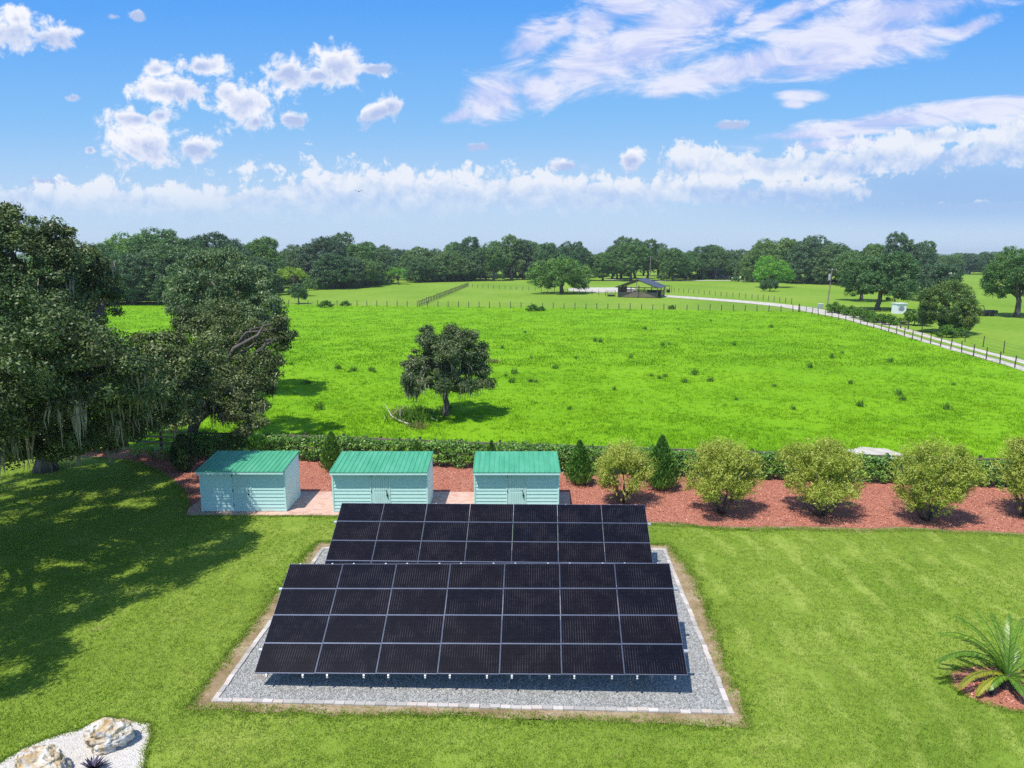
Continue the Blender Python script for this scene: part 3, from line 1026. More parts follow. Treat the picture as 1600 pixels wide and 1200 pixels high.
# ------------------------------------------------------------------ solar arrays
def solar_array(name, bl, u, v, label):
    """bl: lower left corner, u: whole width vector, v: whole up-slope vector; seven columns by four rows of panels"""
    root = empty(name, (bl.x, bl.y, 0))
    tag(root, label, 'solar array', 'ground mounted solar arrays')
    W, Hs = u.length, v.length
    ux, uy = u.normalized(), v.normalized()
    un = ux.cross(uy).normalized()
    R = Matrix((ux, uy, un)).transposed().to_4x4()
    o0 = Vector((0, 0, bl.z))
    pw, ph = W / 7, Hs / 4
    g = MB().box(0.012, pw - 0.012, 0.016, ph - 0.016, 0.012, 0.030)
    f = MB()
    fw = 0.013
    f.box(0.006, pw - 0.006, 0.004, 0.004 + fw, 0, 0.036)
    f.box(0.006, pw - 0.006, ph - 0.004 - fw, ph - 0.004, 0, 0.036)
    f.box(0.006, 0.006 + 0.007, 0.004 + fw, ph - 0.004 - fw, 0, 0.036)
    f.box(pw - 0.013, pw - 0.006, 0.004 + fw, ph - 0.004 - fw, 0, 0.036)
    first = None
    for r in range(4):
        for c in range(7):
            M = Matrix.Translation(o0 + ux * (c * pw) + uy * (r * ph) + un * 0.06) @ R
            if first is None:
                p = g.build('solar_panel', MATS['panel_glass'], root)
                fr = f.build('panel_frame', MATS['panel_frame'], p)
                first = (p, fr)
            else:
                p = first[0].copy()
                COL.objects.link(p)
                p.parent = root
                fr = first[1].copy()
                COL.objects.link(fr)
                fr.parent = p
            p.matrix_local = M
    # rails up the slope, two per column, with white end caps
    rl = None
    for c in range(7):
        for k in (0.2, 0.8):
            M = Matrix.Translation(o0 + ux * ((c + k) * pw) - uy * 0.05 + un * 0.012) @ R
            if rl is None:
                ra = MB().box(-0.024, 0.024, 0, Hs + 0.1, -0.048, 0.044).build('rail', MATS['galvanised'], root)
                ca = MB().box(-0.027, 0.027, -0.03, -0.001, -0.052, 0.0).build('end_cap', MATS['white_cap'], ra, bevel=0.006)
                rl = (ra, ca)
            else:
                ra = rl[0].copy()
                COL.objects.link(ra)
                ra.parent = root
                ca = rl[1].copy()
                COL.objects.link(ca)
                ca.parent = ra
            ra.matrix_local = M
    # two cross pipes on four pairs of posts
    for s in (0.22, 0.78):
        a = o0 + uy * (Hs * s) - un * 0.11
        MB().tube([a - ux * 0.16, a + u + ux * 0.16], [0.055, 0.055], 10).build('cross_pipe', MATS['galvanised'], root)
        for k in (0.07, 0.36, 0.64, 0.93):
            q = a + u * k - un * 0.01
            MB().tube([Vector((q.x, q.y, -0.05)), q], [0.05, 0.05], 10).build('post', MATS['galvanised'], root)
    return root

V_UP = Vector((0.13, 3.27, 1.84))
solar_array('solar_array', Vector((-7.40, 18.57, 0.46)), Vector((12.33, -0.46, 0.24)), V_UP, 'front solar array of black panels, nearest the camera on the gravel pad')
TLb = Vector((-6.93, 27.60, 2.30))
solar_array('solar_array', TLb - V_UP, Vector((12.26, -0.46, 0.09)), V_UP, 'rear solar array, its lower row hidden by the front array, facing the sheds')

# ------------------------------------------------------------------ sheds
def shed(x0, x1, y0, depth, door0, door1, knob, label):
    root = empty('shed', ((x0 + x1) / 2, y0, 0))
    tag(root, label, 'shed', 'teal garden sheds on the paver terrace')
    cx = (x0 + x1) / 2
    a, b, d0, d1 = x0 - cx, x1 - cx, door0 - cx, door1 - cx
    D = depth
    hf, hb = 2.08, 2.30
    z0 = 0.036
    # body: closed shell behind the siding
    wall = MB()
    wall.add([(a, 0.02, z0), (b, 0.02, z0), (b, D, z0), (a, D, z0), (a, 0.02, hf), (b, 0.02, hf), (b, D, hb), (a, D, hb)],
             [(0, 1, 5, 4), (1, 2, 6, 5), (2, 3, 7, 6), (3, 0, 4, 7), (4, 5, 6, 7), (0, 3, 2, 1)], 0)
    wo = wall.build('wall', MATS['shed_side_paint'], root)
    # lap siding on the front, either side of the door
    n = 11
    for s0, s1 in ((a + 0.07, d0 - 0.05), (d1 + 0.05, b - 0.07)):
        sid = MB()
        for i in range(n):
            zl = z0 + 0.02 + (hf - 0.12) * i / n
            zh = z0 + 0.02 + (hf - 0.12) * (i + 1) / n
            sid.add([(s0, -0.024, zl), (s1, -0.024, zl), (s1, 0.006, zh + 0.006), (s0, 0.006, zh + 0.006), (s0, 0.018, zl), (s1, 0.018, zl), (s1, 0.018, zh), (s0, 0.018, zh)],
                    [(0, 1, 2, 3), (0, 4, 5, 1), (3, 2, 6, 7), (0, 3, 7, 4), (1, 5, 6, 2)])
        sid.build('siding', MATS['shed_paint'], wo)
    for xx in (a, b - 0.07):
        tr = MB()
        tr.box(xx - 0.004 if xx == a else xx, xx + 0.07 if xx == a else xx + 0.074, -0.034, 0.05, z0, hf - 0.02)
        tr.build('corner_trim', MATS['shed_trim'], root)
    for xx in (d0 - 0.05, d1):
        tr = MB()
        tr.box(xx, xx + 0.05, -0.036, 0.02, z0, hf - 0.03)
        tr.build('door_trim', MATS['shed_trim'], root)
    # door: slab with recessed panels of upright boards
    dw = d1 - d0
    dm = MB()
    dm.box(d0 + 0.012, d1 - 0.012, -0.016, 0.019, z0 + 0.05, hf - 0.05)
    for k in range(6):
        xa = d0 + 0.10 + (dw - 0.2) * k / 6
        dm.box(xa + 0.008, xa + (dw - 0.2) / 6 - 0.008, -0.026, -0.016, z0 + 0.16, z0 + 0.98)
        dm.box(xa + 0.008, xa + (dw - 0.2) / 6 - 0.008, -0.026, -0.016, z0 + 1.08, hf - 0.20)
    do = dm.build('door', MATS['shed_door_paint'], root)
    h = MB()
    if knob:
        h.tube([(d1 - 0.09, -0.03, 0.92), (d1 - 0.09, -0.075, 0.92)], [0.035, 0.035], 8)
        h.tube([(d1 - 0.09, -0.03, 1.10), (d1 - 0.09, -0.06, 1.10)], [0.03, 0.03], 8)
    else:
        h.tube([(d1 - 0.10, -0.03, 0.80), (d1 - 0.11, -0.09, 0.86), (d1 - 0.11, -0.09, 1.08), (d1 - 0.15, -0.03, 1.16)], [0.018] * 4, 8)
        h.tube([(d1 - 0.10, -0.03, 0.90), (d1 - 0.10, -0.06, 0.90)], [0.04, 0.04], 8)
    h.build('handle', MATS['black_plastic'], do, smooth=True)
    for zz in (0.35, 1.1, 1.85):
        hg = MB()
        hg.box(d0 - 0.012, d0 + 0.012, -0.045, -0.02, zz - 0.07, zz + 0.07)
        hg.build('hinge', MATS['black_plastic'], do)
    # roof: ribbed sheet with fascia
    y_f, y_b = -0.32, D + 0.10
    zf = hf + 0.03
    sl = (hb - hf) / D
    zb = zf + sl * (y_b - y_f)
    zr = lambda y: zf + sl * (y - y_f)
    rm = MB()
    xa, xb = a - 0.05, b + 0.05
    rm.add([(xa, y_f, zf), (xb, y_f, zf), (xb, y_b, zb), (xa, y_b, zb), (xa, y_f, zf + 0.03), (xb, y_f, zf + 0.03), (xb, y_b, zb + 0.03), (xa, y_b, zb + 0.03)],
           [(0, 1, 5, 4), (1, 2, 6, 5), (2, 3, 7, 6), (3, 0, 4, 7), (4, 5, 6, 7), (0, 3, 2, 1)])
    nr = int(round((xb - xa) / 0.24))
    for i in range(nr + 1):
        xc = xa + 0.03 + (xb - xa - 0.06) * i / nr
        y1, y2 = y_f - 0.004, y_b + 0.004
        rm.add([(xc - 0.026, y1, zr(y1) + 0.028), (xc - 0.012, y1, zr(y1) + 0.058), (xc + 0.012, y1, zr(y1) + 0.058), (xc + 0.026, y1, zr(y1) + 0.028),
                (xc - 0.026, y2, zr(y2) + 0.028), (xc - 0.012, y2, zr(y2) + 0.058), (xc + 0.012, y2, zr(y2) + 0.058), (xc + 0.026, y2, zr(y2) + 0.028)],
               [(0, 1, 5, 4), (1, 2, 6, 5), (2, 3, 7, 6), (0, 3, 2, 1), (4, 5, 6, 7)])
    ro = rm.build('roof', MATS['green_metal_roof'], root)
    MB().box(xa + 0.02, xb - 0.02, y_f + 0.012, y_f + 0.045, zf - 0.115, zf - 0.003).build('fascia', MATS['shed_trim'], ro)
    return root

shed(-15.07, -10.95, 32.83, 2.3, -13.5, -12.65, True, 'left teal shed dappled with tree shade, its blank side wall showing')
shed(-8.67, -4.07, 32.74, 2.3, -6.78, -5.92, False, 'middle teal shed, widest of the three, behind the rear solar array')
shed(-1.83, 2.27, 32.74, 2.3, -0.22, 0.64, False, 'teal shed nearest the pale shrubs, fully sunlit green roof')

# ------------------------------------------------------------------ hedge and board fence
def on_line(pts, s):
    """point and direction at length s along a polyline"""
    for i in range(len(pts) - 1):
        L = (pts[i + 1] - pts[i]).length
        if s <= L or i == len(pts) - 2:
            d = (pts[i + 1] - pts[i]).normalized()
            return pts[i] + d * s, d
        s -= L

hb = [gp(296, 716), gp(480, 722), gp(710, 733), gp(1070, 747), gp(1500, 762), gp(1800, 773)]
HL = sum((hb[i + 1] - hb[i]).length for i in range(len(hb) - 1))
rng = np.random.default_rng(31)
C = []
R_ = []
s = 0.0
while s < HL:
    p, d = on_line(hb, s)
    n = np.array([-d.y, d.x, 0])
    top = 1.29 + 0.16 * mnoise.noise(Vector((s * 0.45, 2, 0))) + 0.1 * mnoise.noise(Vector((s * 1.7, 5, 0)))
    for k in range(13):
        t = rng.uniform(0, 1)
        if k < 6:
            off, z = 0.12 + rng.uniform(-.05, .1), rng.uniform(0.12, top)
        elif k < 10:
            off, z = rng.uniform(0.05, 1.0), top + rng.normal(0, .06)
        else:
            off, z = rng.uniform(0.3, 1.0), rng.uniform(0.2, top)
        C.append(np.array([p.x, p.y, 0]) + n * off + np.array([d.x, d.y, 0]) * rng.uniform(-.15, .15) + np.array([0, 0, z]))
        R_.append(rng.uniform(0.15, 0.30))
    s += 0.26
C, R_ = np.array(C), np.array(R_)
V, T = clump_leaves(C, R_, 26, 0.15, 0.085, rng, 0.9, 0.5)
ho = empty('hedge', (hb[2].x, hb[2].y, 0))
tag(ho, 'long clipped evergreen hedge along the board fence behind the sheds', 'hedge')
off = np.array([hb[2].x, hb[2].y, 0])
link('foliage', quads_mesh('foliage', V - off, T), MATS['hedge_leaf'], ho)
def fence(name, pts, step, post_h, post_w, rails, rail_w, rail_h, label, cat, post_mat, rail_mat, rail_name, square=True, max_posts=95, jitter=0.02, start=0.0, seed=1):
    r = np.random.default_rng(seed)
    L = sum((pts[i + 1] - pts[i]).length for i in range(len(pts) - 1))
    root = empty(name, pts[0])
    tag(root, label, cat)
    o = Vector(pts[0])
    n = min(max_posts, int(L / step) + 1)
    pm = MB()
    if square:
        pm.box(-post_w / 2, post_w / 2, -post_w / 2, post_w / 2, -0.1, post_h)
    else:
        pm.tube([(0, 0, -0.1), (0, 0, post_h * .5), (0, 0, post_h)], [post_w / 2, post_w / 2, post_w / 2 * .92], 7)
    first = None
    tops = []
    for i in range(n):
        p, d = on_line(pts, i * step)
        if first is None:
            po = first = pm.build('post', post_mat, root)
        else:
            po = first.copy()
            COL.objects.link(po)
            po.parent = root
        po.location = p - o
        po.rotation_euler = (r.normal(0, jitter), r.normal(0, jitter), math.atan2(d.y, d.x))
        po.scale = (1, 1, r.uniform(0.93, 1.08))
        tops.append((p - o, d))
    for z in rails:
        rb = MB()
        for i in range(n - 1):
            a, da = tops[i]
            b, _ = tops[i + 1]
            nn = Vector((da.y, -da.x, 0)) * (post_w / 2 + rail_w / 2 + 0.003)
            e = Vector((0, 0, z))
            rb.bar(a + e + nn, b + e + nn, rail_w, rail_h)
        rb.build(rail_name, rail_mat, root)
    return root

fb = [p + (Vector((0.05, 1.75, 0))) for p in [gp(120, 707)] + hb]
fence('board_fence', fb, 2.45, 1.29, 0.13, (0.42, 0.80, 1.17), 0.04, 0.12, 'weathered dark board fence with three rails running behind the hedge', 'fence', MATS['dark_wood'], MATS['weathered_wood'], 'rail', max_posts=40)

# ------------------------------------------------------------------ trees
def oak_from_lobes(name, base, lobes, seed, rc, dens, per, leaf, mat, label, cat, fork_h, r0, group=None, limbs=8, moss=0, fill=0.22, moss_len=(0.6, 1.8), low=-0.75, droop=0.1, kids=2, flat=0.72):
    """lobes in world coordinates (x, y, z, r)"""
    r = np.random.default_rng(seed)
    base = Vector(base)
    root = empty(name, base)
    tag(root, label, cat, group)
    lb = [(l[0] - base.x, l[1] - base.y, l[2] - base.z, l[3]) for l in lobes]
    C, R = lobe_clumps(lb, rc, dens, r, low=low)
    C = C[(C[:, 2] > 0.25)]
    R = R[:len(C)]
    V, T = clump_leaves(C, R, per, leaf, leaf * 0.52, r, flat, 0.35, fill, droop)
    link('crown', quads_mesh('crown', V, T), mat, root)
    cen = np.mean(np.array([l[:2] for l in lb]), 0) * 0.35
    tree_wood('trunk', (0, 0, 0), (cen[0], cen[1], fork_h), lb, r, r0, root, MATS['bark'], limbs, kids=kids)
    if moss:
        lowc = C[np.argsort(C[:, 2])[:int(len(C) * 0.6)]]
        P = lowc[r.choice(len(lowc), min(moss, len(lowc)), replace=False)]
        mq = moss_quads(P, r, *moss_len)
        mq = mq[mq[:, :, 2].min(axis=1) > 0.3]
        link('moss', quads_mesh('moss', mq), MATS['spanish_moss'], root)
    return root

def L3(px, py, d, r):
    p = dp(px, py, d)
    return (p.x, p.y, p.z, r)

# big oak nearest the camera, left edge
lobesA = [L3(20, 555, 24, 2.5), L3(105, 572, 25, 2.3), L3(165, 590, 26.5, 1.8), L3(-60, 555, 23, 3.2), L3(60, 535, 28, 2.0), L3(205, 605, 29, 1.7), L3(60, 520, 26, 1.2), L3(140, 545, 27.5, 1.5), L3(228, 590, 30.5, 1.4),
          L3(60, 650, 28.5, 2.4), L3(165, 645, 30.5, 1.9), L3(110, 690, 29, 1.3), L3(30, 690, 28.5, 1.6), L3(232, 645, 32, 1.4), L3(-90, 660, 27, 2.8), L3(200, 665, 32, 1.2),
          (-18.3, 20.5, 7.0, 2.1), (-17.8, 16.6, 7.4, 2.2), (-21.5, 18.5, 8.3, 3.2), (-17.4, 23.4, 6.8, 1.6), (-20.5, 14.0, 8.0, 2.4), (-26.5, 29, 8, 2.8), (-29, 33.5, 8.5, 3.2), (-27.5, 37, 8, 2.6), (-25.5, 25.5, 8, 2.6), (-26, 21.5, 8.8, 2.6), (-22.5, 36.5, 6.8, 2.0),
          (-21, 31.5, 7, 2.6), (-24.5, 33, 8, 3.0), (-19, 34.5, 6.4, 1.9), (-19.8, 28.6, 7.5, 2.0), (-22.2, 28, 8.3, 2.4), (-17.8, 31, 6.6, 1.5), (-22, 24, 8.2, 2.4), (-19.2, 18.2, 8.0, 2.0)]
oak_from_lobes('live_oak', (-25.0, 28.5, 0), lobesA, 41, 0.60, 0.95, 235, 0.135, MATS['oak_leaf'], 'large dark live oak overhanging the shaded lawn, pale moss hanging beneath', 'tree', 3.6, 0.30, moss=70, moss_len=(0.5, 1.5), limbs=26)
# taller oak behind it
lobesA2 = [L3(25, 420, 38, 3.2), L3(95, 430, 40, 2.7), L3(145, 450, 41, 1.7), L3(55, 385, 38, 2.0), L3(12, 352, 38, 1.2), L3(88, 368, 39, 1.1), L3(160, 480, 45, 1.3), L3(-70, 400, 37, 3.8), L3(40, 480, 36, 2.5), L3(120, 500, 44, 2.0), L3(178, 455, 45, 1.0), L3(150, 510, 45, 1.0), L3(-20, 340, 38, 1.6)]
oak_from_lobes('live_oak', (-27.0, 39.5, 0), lobesA2, 42, 0.60, 0.95, 170, 0.165, MATS['oak_leaf'], 'tallest live oak at the left edge, its crown against the sky', 'tree', 4.0, 0.5, moss=22, limbs=11)
# brown-tipped oak over the fence
lobesB = [L3(262, 560, 33, 1.5), L3(300, 590, 34, 1.3), L3(258, 618, 32.5, 1.3), L3(322, 548, 35, 1.2), L3(282, 612, 33.5, 1.1), L3(240, 545, 33, 1.2), L3(450, 524, 47, .7), L3(440, 508, 47, .8), L3(425, 585, 45, .8), L3(315, 540, 46, 2.2), L3(375, 520, 48, 2.0), L3(418, 530, 47, 1.3), L3(325, 595, 44, 2.1), L3(265, 565, 44, 1.8), L3(365, 615, 43, 1.5), L3(388, 650, 42, 0.8), L3(250, 615, 41, 1.7), L3(298, 505, 47, 1.3), L3(228, 645, 39, 1.2), L3(195, 660, 37, 1.2), L3(155, 685, 36, 1.2), L3(350, 490, 49, 1.4), L3(430, 520, 48, .9), L3(395, 580, 45, 1.1), L3(290, 640, 41, 1.0), L3(60, 700, 36, 1.4), L3(110, 690, 36, 1.4), L3(405, 600, 45, 1.2), L3(398, 635, 43, 1.0), L3(350, 640, 42, 1.0), L3(428, 560, 46, 1.1), L3(438, 540, 47, .8), L3(385, 668, 41.5, .7), L3(330, 618, 42, 1.6), L3(375, 640, 42, 1.2), L3(298, 622, 41, 1.3), L3(398, 600, 44, 1.4), L3(360, 580, 45, 1.8), L3(410, 570, 45, 1.3), L3(340, 560, 45, 1.9), L3(270, 640, 40, 1.3), L3(402, 655, 42, .7), L3(285, 655, 39, 0.9)]
oak_from_lobes('live_oak', (-20.5, 43.5, 0), lobesB, 43, 0.58, 0.95, 170, 0.16, MATS['oak_leaf_brown'], 'live oak with brown tipped leaves, low branches reaching over the board fence', 'tree', 2.2, 0.36, moss=55, moss_len=(0.4, 1.2), limbs=13)
# grey-green oak behind in the pasture
lobesC = [L3(330, 440, 63, 3.3), L3(385, 445, 63, 2.6), L3(292, 455, 63, 2.2), L3(415, 480, 61, 1.8), L3(342, 415, 64, 1.7), L3(390, 500, 61, 2.2), L3(300, 485, 61, 1.8), L3(425, 510, 60, 1.3), L3(340, 500, 60, 2.3), L3(275, 480, 62, 1.1), L3(365, 405, 64, 1.2)]
oak_from_lobes('live_oak', (-25.5, 62.5, 0), lobesC, 44, 0.70, 0.95, 140, 0.225, MATS['oak_leaf_grey'], 'grey green live oak standing in the pasture behind the brown tipped oak', 'tree', 2.8, 0.5, moss=30, limbs=9)

# lone oak in the pasture, hung with moss
kb = gp(697, 650)
lobesK = [L3(690, 535, 53.5, 1.25), L3(730, 545, 53, 1.15), L3(660, 555, 53.5, 1.15), L3(665, 520, 54, 0.75), L3(705, 515, 54, 0.7), L3(650, 595, 53, 1.15), L3(700, 585, 52.4, 1.2), L3(745, 595, 53, 1.15), L3(764, 598, 53.4, 0.6), L3(735, 570, 54.5, 1.1), L3(675, 570, 55, 1.2), L3(638, 570, 54, 0.6), L3(752, 542, 54, 0.55), L3(720, 605, 54, 0.9), L3(643, 610, 53.6, 0.6), L3(690, 602, 50.9, 0.9), L3(728, 600, 51.1, 0.8), L3(662, 598, 51.3, 0.9), L3(700, 560, 51.2, 1.0), L3(690, 545, 56, 1.1), L3(725, 560, 56, 1.0), L3(695, 575, 56.3, 1.0), L3(640, 590, 52, .7), L3(715, 530, 53.5, 1.2), L3(680, 540, 53, 1.2), L3(742, 560, 53, 1.1), L3(656, 575, 53, 1.1), L3(756, 578, 53, .8), L3(643, 598, 53, .8), L3(700, 550, 52, 1.2), L3(735, 528, 53.5, .8), L3(662, 535, 54, .8)]
oak_from_lobes('oak_tree', kb, lobesK, 45, 0.46, 0.85, 150, 0.155, MATS['field_oak_leaf'], 'lone oak in the open pasture with moss hanging from its crown', 'tree', 1.9, 0.24, moss=75, moss_len=(0.35, 0.95), limbs=18, kids=3)

# fallen branch and weeds at its foot
fbp = [gp(602, 645), gp(612, 657), gp(626, 661), gp(642, 665)]
br = MB()
b0 = fbp[0]
rel = [p - b0 for p in fbp]
br.tube([rel[0] + Vector((0, 0, .75)), rel[1] + Vector((0, 0, .35)), rel[2] + Vector((0, 0, .16)), rel[3] + Vector((0, 0, .06))], [0.02, 0.04, 0.055, 0.07], 7)
br.tube([rel[1] + Vector((0, 0, .35)), rel[1] + Vector((.5, .2, .9))], [0.035, 0.012], 6)
br.tube([rel[2] + Vector((0, 0, .16)), rel[2] + Vector((-.1, .5, .9)), rel[2] + Vector((.35, .8, 1.2))], [0.045, 0.028, 0.01], 6)
br.tube([rel[2] + Vector((0, 0, .16)), rel[2] + Vector((.6, .3, .5))], [0.035, 0.012], 6)
bo = br.build('fallen_branch', MATS['pale_dead_wood'], None, b0, smooth=True)
tag(bo, 'bare pale fallen branch lying left of the lone pasture oak', 'branch')

def weed_mesh(name, seed, n, h, spread, wd, lean=0.35):
    r = np.random.default_rng(seed)
    b = np.zeros((n, 3))
    b[:, :2] = r.normal(0, spread, (n, 2))
    a = r.uniform(0, 2 * math.pi, n)
    s = np.stack([np.cos(a), np.sin(a), np.zeros(n)], 1)
    H = (h * r.uniform(0.45, 1.1, n))[:, None]
    tip = b + np.stack([r.normal(0, lean, n), r.normal(0, lean, n), np.ones(n)], 1) * H
    W = (wd * r.uniform(.6, 1.3, n))[:, None]
    b[:, 2] = -0.02
    V = np.stack([b - s * W / 2, b + s * W / 2, tip + s * W * .25, tip - s * W * .25], 1)
    mid = (b + tip) / 2
    nr = unit(r.normal(size=(n, 3)) + np.array([0, 0, .6]))
    V2 = leaf_quads(mid + r.normal(0, .06, (n, 3)), nr, h * .35, h * .12, r)
    return quads_mesh(name, np.concatenate([V, V2]), np.concatenate([r.uniform(0, 1, n), r.uniform(0, 1, n)]))

wb = gp(652, 657)
o = link('weed_clump', weed_mesh('weed_clump', 50, 420, 1.0, 0.75, 0.06), MATS['weed_leaf'], None, wb)
tag(o, 'wide dark weed patch in the shade at the foot of the lone oak', 'weed patch')
o = link('weed_clump', weed_mesh('weed_clump', 51, 220, 0.8, 0.5, 0.05), MATS['dry_weed'], None, gp(632, 652))
tag(o, 'yellowish weed clump between the fallen branch and the lone oak', 'weed patch')
o = link('weed_clump', weed_mesh('weed_clump', 52, 180, 0.45, 0.4, 0.05), MATS['dry_weed'], None, gp(652, 668))
tag(o, 'low yellowed weed clump in the grass just in front of the lone oak', 'weed patch')
o = link('weed_clump', weed_mesh('weed_clump', 53, 180, 0.5, 0.4, 0.05), MATS['dry_weed'], None, gp(769, 567))
tag(o, 'tan dry weed tuft showing beside the right edge of the lone oak crown', 'weed patch')

weeds_px = [(800, 598), (829, 597), (838, 598), (804, 584), (790, 588), (1030, 592), (1040, 589), (1410, 626), (1405, 618), (1110, 596), (938, 535), (930, 534), (1035, 540), (1045, 539), (1085, 586), (1018, 588), (545, 582), (580, 580), (552, 580), (528, 577), (586, 582), (1070, 598), (1148, 540), (1300, 560), (1316, 552), (1390, 566), (1266, 575), (1210, 604), (985, 560), (960, 610), (900, 560), (868, 576), (785, 545), (830, 560), (1150, 625), (1240, 640), (890, 640), (1330, 600), (1480, 640), (1205, 512), (1110, 502), (1490, 602), (820, 520), (700, 640), (1008, 515), (1060, 515), (480, 600), (500, 640), (455, 570), (1345, 635)]
wm = [weed_mesh('weed_clump', 60 + i, 55, 0.62, 0.20, 0.05, 0.22) for i in range(3)]
r = np.random.default_rng(66)
for i, (x, y) in enumerate(weeds_px):
    o = link('weed_clump', wm[i % 3], MATS['weed_leaf'], None, gp(x, y))
    k = r.uniform(0.45, 1.0)
    o.scale = (k, k, k * r.uniform(.8, 1.2))
    o.rotation_euler = (0, 0, r.uniform(0, 6))
    tag(o, 'small upright dark weed clump standing in the bright pasture grass', 'weed', 'weed clumps dotted over the pasture')

# ------------------------------------------------------------------ pale shrubs in the mulch bed
def pale_shrub(px, py, width, height, seed, label, wy=None):
    r = np.random.default_rng(seed)
    b = gp(px, py)
    root = empty('pale_shrub', b)
    tag(root, label, 'shrub', 'pale green shrubs in the mulch bed')
    W, H = width / 2, height
    lobes = []
    for i in range(15):
        a = r.uniform(0, 2 * math.pi)
        q = r.uniform(0.25, 0.72)
        z = H * (0.58 + 0.26 * r.uniform(-1, 1) * math.sqrt(1 - q * q * .8))
        lobes.append((W * q * math.cos(a), W * q * math.sin(a), z, W * r.uniform(0.26, 0.42)))
    lobes += [(W * .15, -W * .5, H * .42, W * .30), (-W * .45, -W * .2, H * .40, W * .28), (W * .5, -W * .1, H * .42, W * .28), (0, 0, H * .78, W * .45), (W * .3, 0, H * .72, W * .4), (-W * .3, 0, H * .70, W * .4)]
    C, R = lobe_clumps(lobes, 0.27, 0.72, r, low=-0.9)
    C = C[C[:, 2] > 0.22 * H]
    R = R[:len(C)]
    V, T = clump_leaves(C, R * 1.35, 105, 0.115, 0.036, r, 0.9, 0.4, 0.15, -0.25)
    # wispy shoots sticking out of the outline
    n = 330
    d = unit(r.normal(size=(n, 3)) + np.array([0, 0, 0.45]))
    base = np.array([0, 0, H * .52]) + d * np.array([W * .80, W * .80, H * .40]) * r.uniform(.8, 1.08, (n, 1))
    sh = []
    tt = []
    for i in range(n):
        for k in range(9):
            p = base[i] + (d[i] * 0.6 + np.array([0, 0, .4])) * (k * 0.055) + r.normal(0, .02, 3)
            sh.append(p)
    sh = np.array(sh)
    nr = unit(r.normal(size=sh.shape))
    V2 = leaf_quads(sh, nr, 0.12, 0.035, r)
    V = np.concatenate([V, V2])
    T = np.concatenate([T, r.uniform(.4, 1, len(V2))])
    link('crown', quads_mesh('crown', V, T), MATS['willow_leaf'], root)
    mb = MB()
    for i in range(11):
        a = i * 2 * math.pi / 11 + r.uniform(-.2, .2)
        tgt = np.array([W * .62 * math.cos(a), W * .62 * math.sin(a), H * r.uniform(.5, .75)])
        path = limb_path((0.10 * math.cos(a), 0.10 * math.sin(a), -0.05), tgt, r, 6, -0.05)
        mb.tube(path, [0.055, 0.05, 0.042, 0.032, 0.022, 0.008], 6)
    mb.build('stem', MATS['bark'], root, smooth=True)
    return root

pale_shrub(975, 788, 3.0, 3.25, 71, 'smallest pale shrub, loose and thin, between two dark conifers')
pale_shrub(1128, 802, 3.95, 3.7, 72, 'pale yellow green shrub directly right of the second dark conifer')
pale_shrub(1283, 806, 4.15, 3.8, 73, 'broad pale shrub left of the white limerock patch in the pasture')
pale_shrub(1447, 813, 4.05, 3.95, 74, 'pale shrub with dark base stems right of the white limerock patch')
pale_shrub(1604, 808, 3.6, 3.9, 75, 'pale shrub cut by the right edge of the photo')

# ------------------------------------------------------------------ conifers
def conifer(px, py, w, h, seed, label, mat='conifer_leaf', shape='cone'):
    r = np.random.default_rng(seed)
    b = gp(px, py)
    root = empty('conifer', b)
    tag(root, label, 'conifer')
    n = int(5200 * (w * h) / 3.0)
    t = r.uniform(0, 1, n) ** 0.8
    if shape == 'cone':
        prof = np.clip(np.minimum(t / 0.16, 1) * (1 - t) ** 0.72 * 1.18, 0.02, 1)
    else:
        prof = np.clip(np.sin(np.pi * np.clip(t * 0.93 + .05, 0, 1)) ** 0.55, 0.05, 1)
    a = r.uniform(0, 2 * math.pi, n)
    bump = 1 + 0.42 * np.array([mnoise.noise(Vector((math.cos(x) * 2.2, math.sin(x) * 2.2, tt * 9 + seed))) for x, tt in zip(a, t)])
    rr = w / 2 * prof * bump * r.uniform(0.45, 1.10, n)
    pos = np.stack([rr * np.cos(a), rr * np.sin(a), 0.06 + t * h * 0.97], 1)
    out = np.stack([np.cos(a), np.sin(a), np.full(n, .25)], 1)
    nr = unit(out + r.normal(0, .45, (n, 3)))
    up = unit(np.stack([np.cos(a) * .45, np.sin(a) * .45, np.ones(n)], 1) + r.normal(0, .25, (n, 3)))
    s = unit(np.cross(nr, up))
    L = (0.20 * r.uniform(.5, 1.5, n))[:, None]
    Wd = (0.06 * r.uniform(.7, 1.3, n))[:, None]
    V = np.stack([pos - up * L * .4, pos + s * Wd * .5, pos + up * L * .6, pos - s * Wd * .5], 1)
    link('foliage', quads_mesh('foliage', V, r.uniform(0, 1, n)), MATS[mat], root)
    MB().tube([(0, 0, -0.05), (0, 0, h * .5), (0, 0, h * .9)], [0.06, 0.04, 0.01], 7).build('trunk', MATS['bark'], root)
    return root

conifer(905, 758, 1.45, 2.45, 81, 'dark green conifer between the sunlit shed and the smallest pale shrub')
conifer(1032, 766, 1.75, 2.95, 82, 'dark pointed conifer directly behind the smallest pale shrub')
conifer(520, 738, 1.25, 2.35, 83, 'dark conifer spire behind the left corner of the middle shed')
conifer(288, 737, 1.30, 2.15, 84, 'rounded dark conifer left of the left shed', 'conifer_leaf_dark', 'col')
conifer(404, 724, 1.35, 1.75, 85, 'dark bushy conifer whose top shows over the left shed roof', 'conifer_leaf', 'col')
conifer(652, 731, 0.95, 1.55, 86, 'small conifer just showing over the right end of the middle shed roof', 'conifer_leaf')
conifer(768, 736, 0.6, 1.75, 87, 'thin conifer tip rising over the sunlit shed roof', 'conifer_leaf')

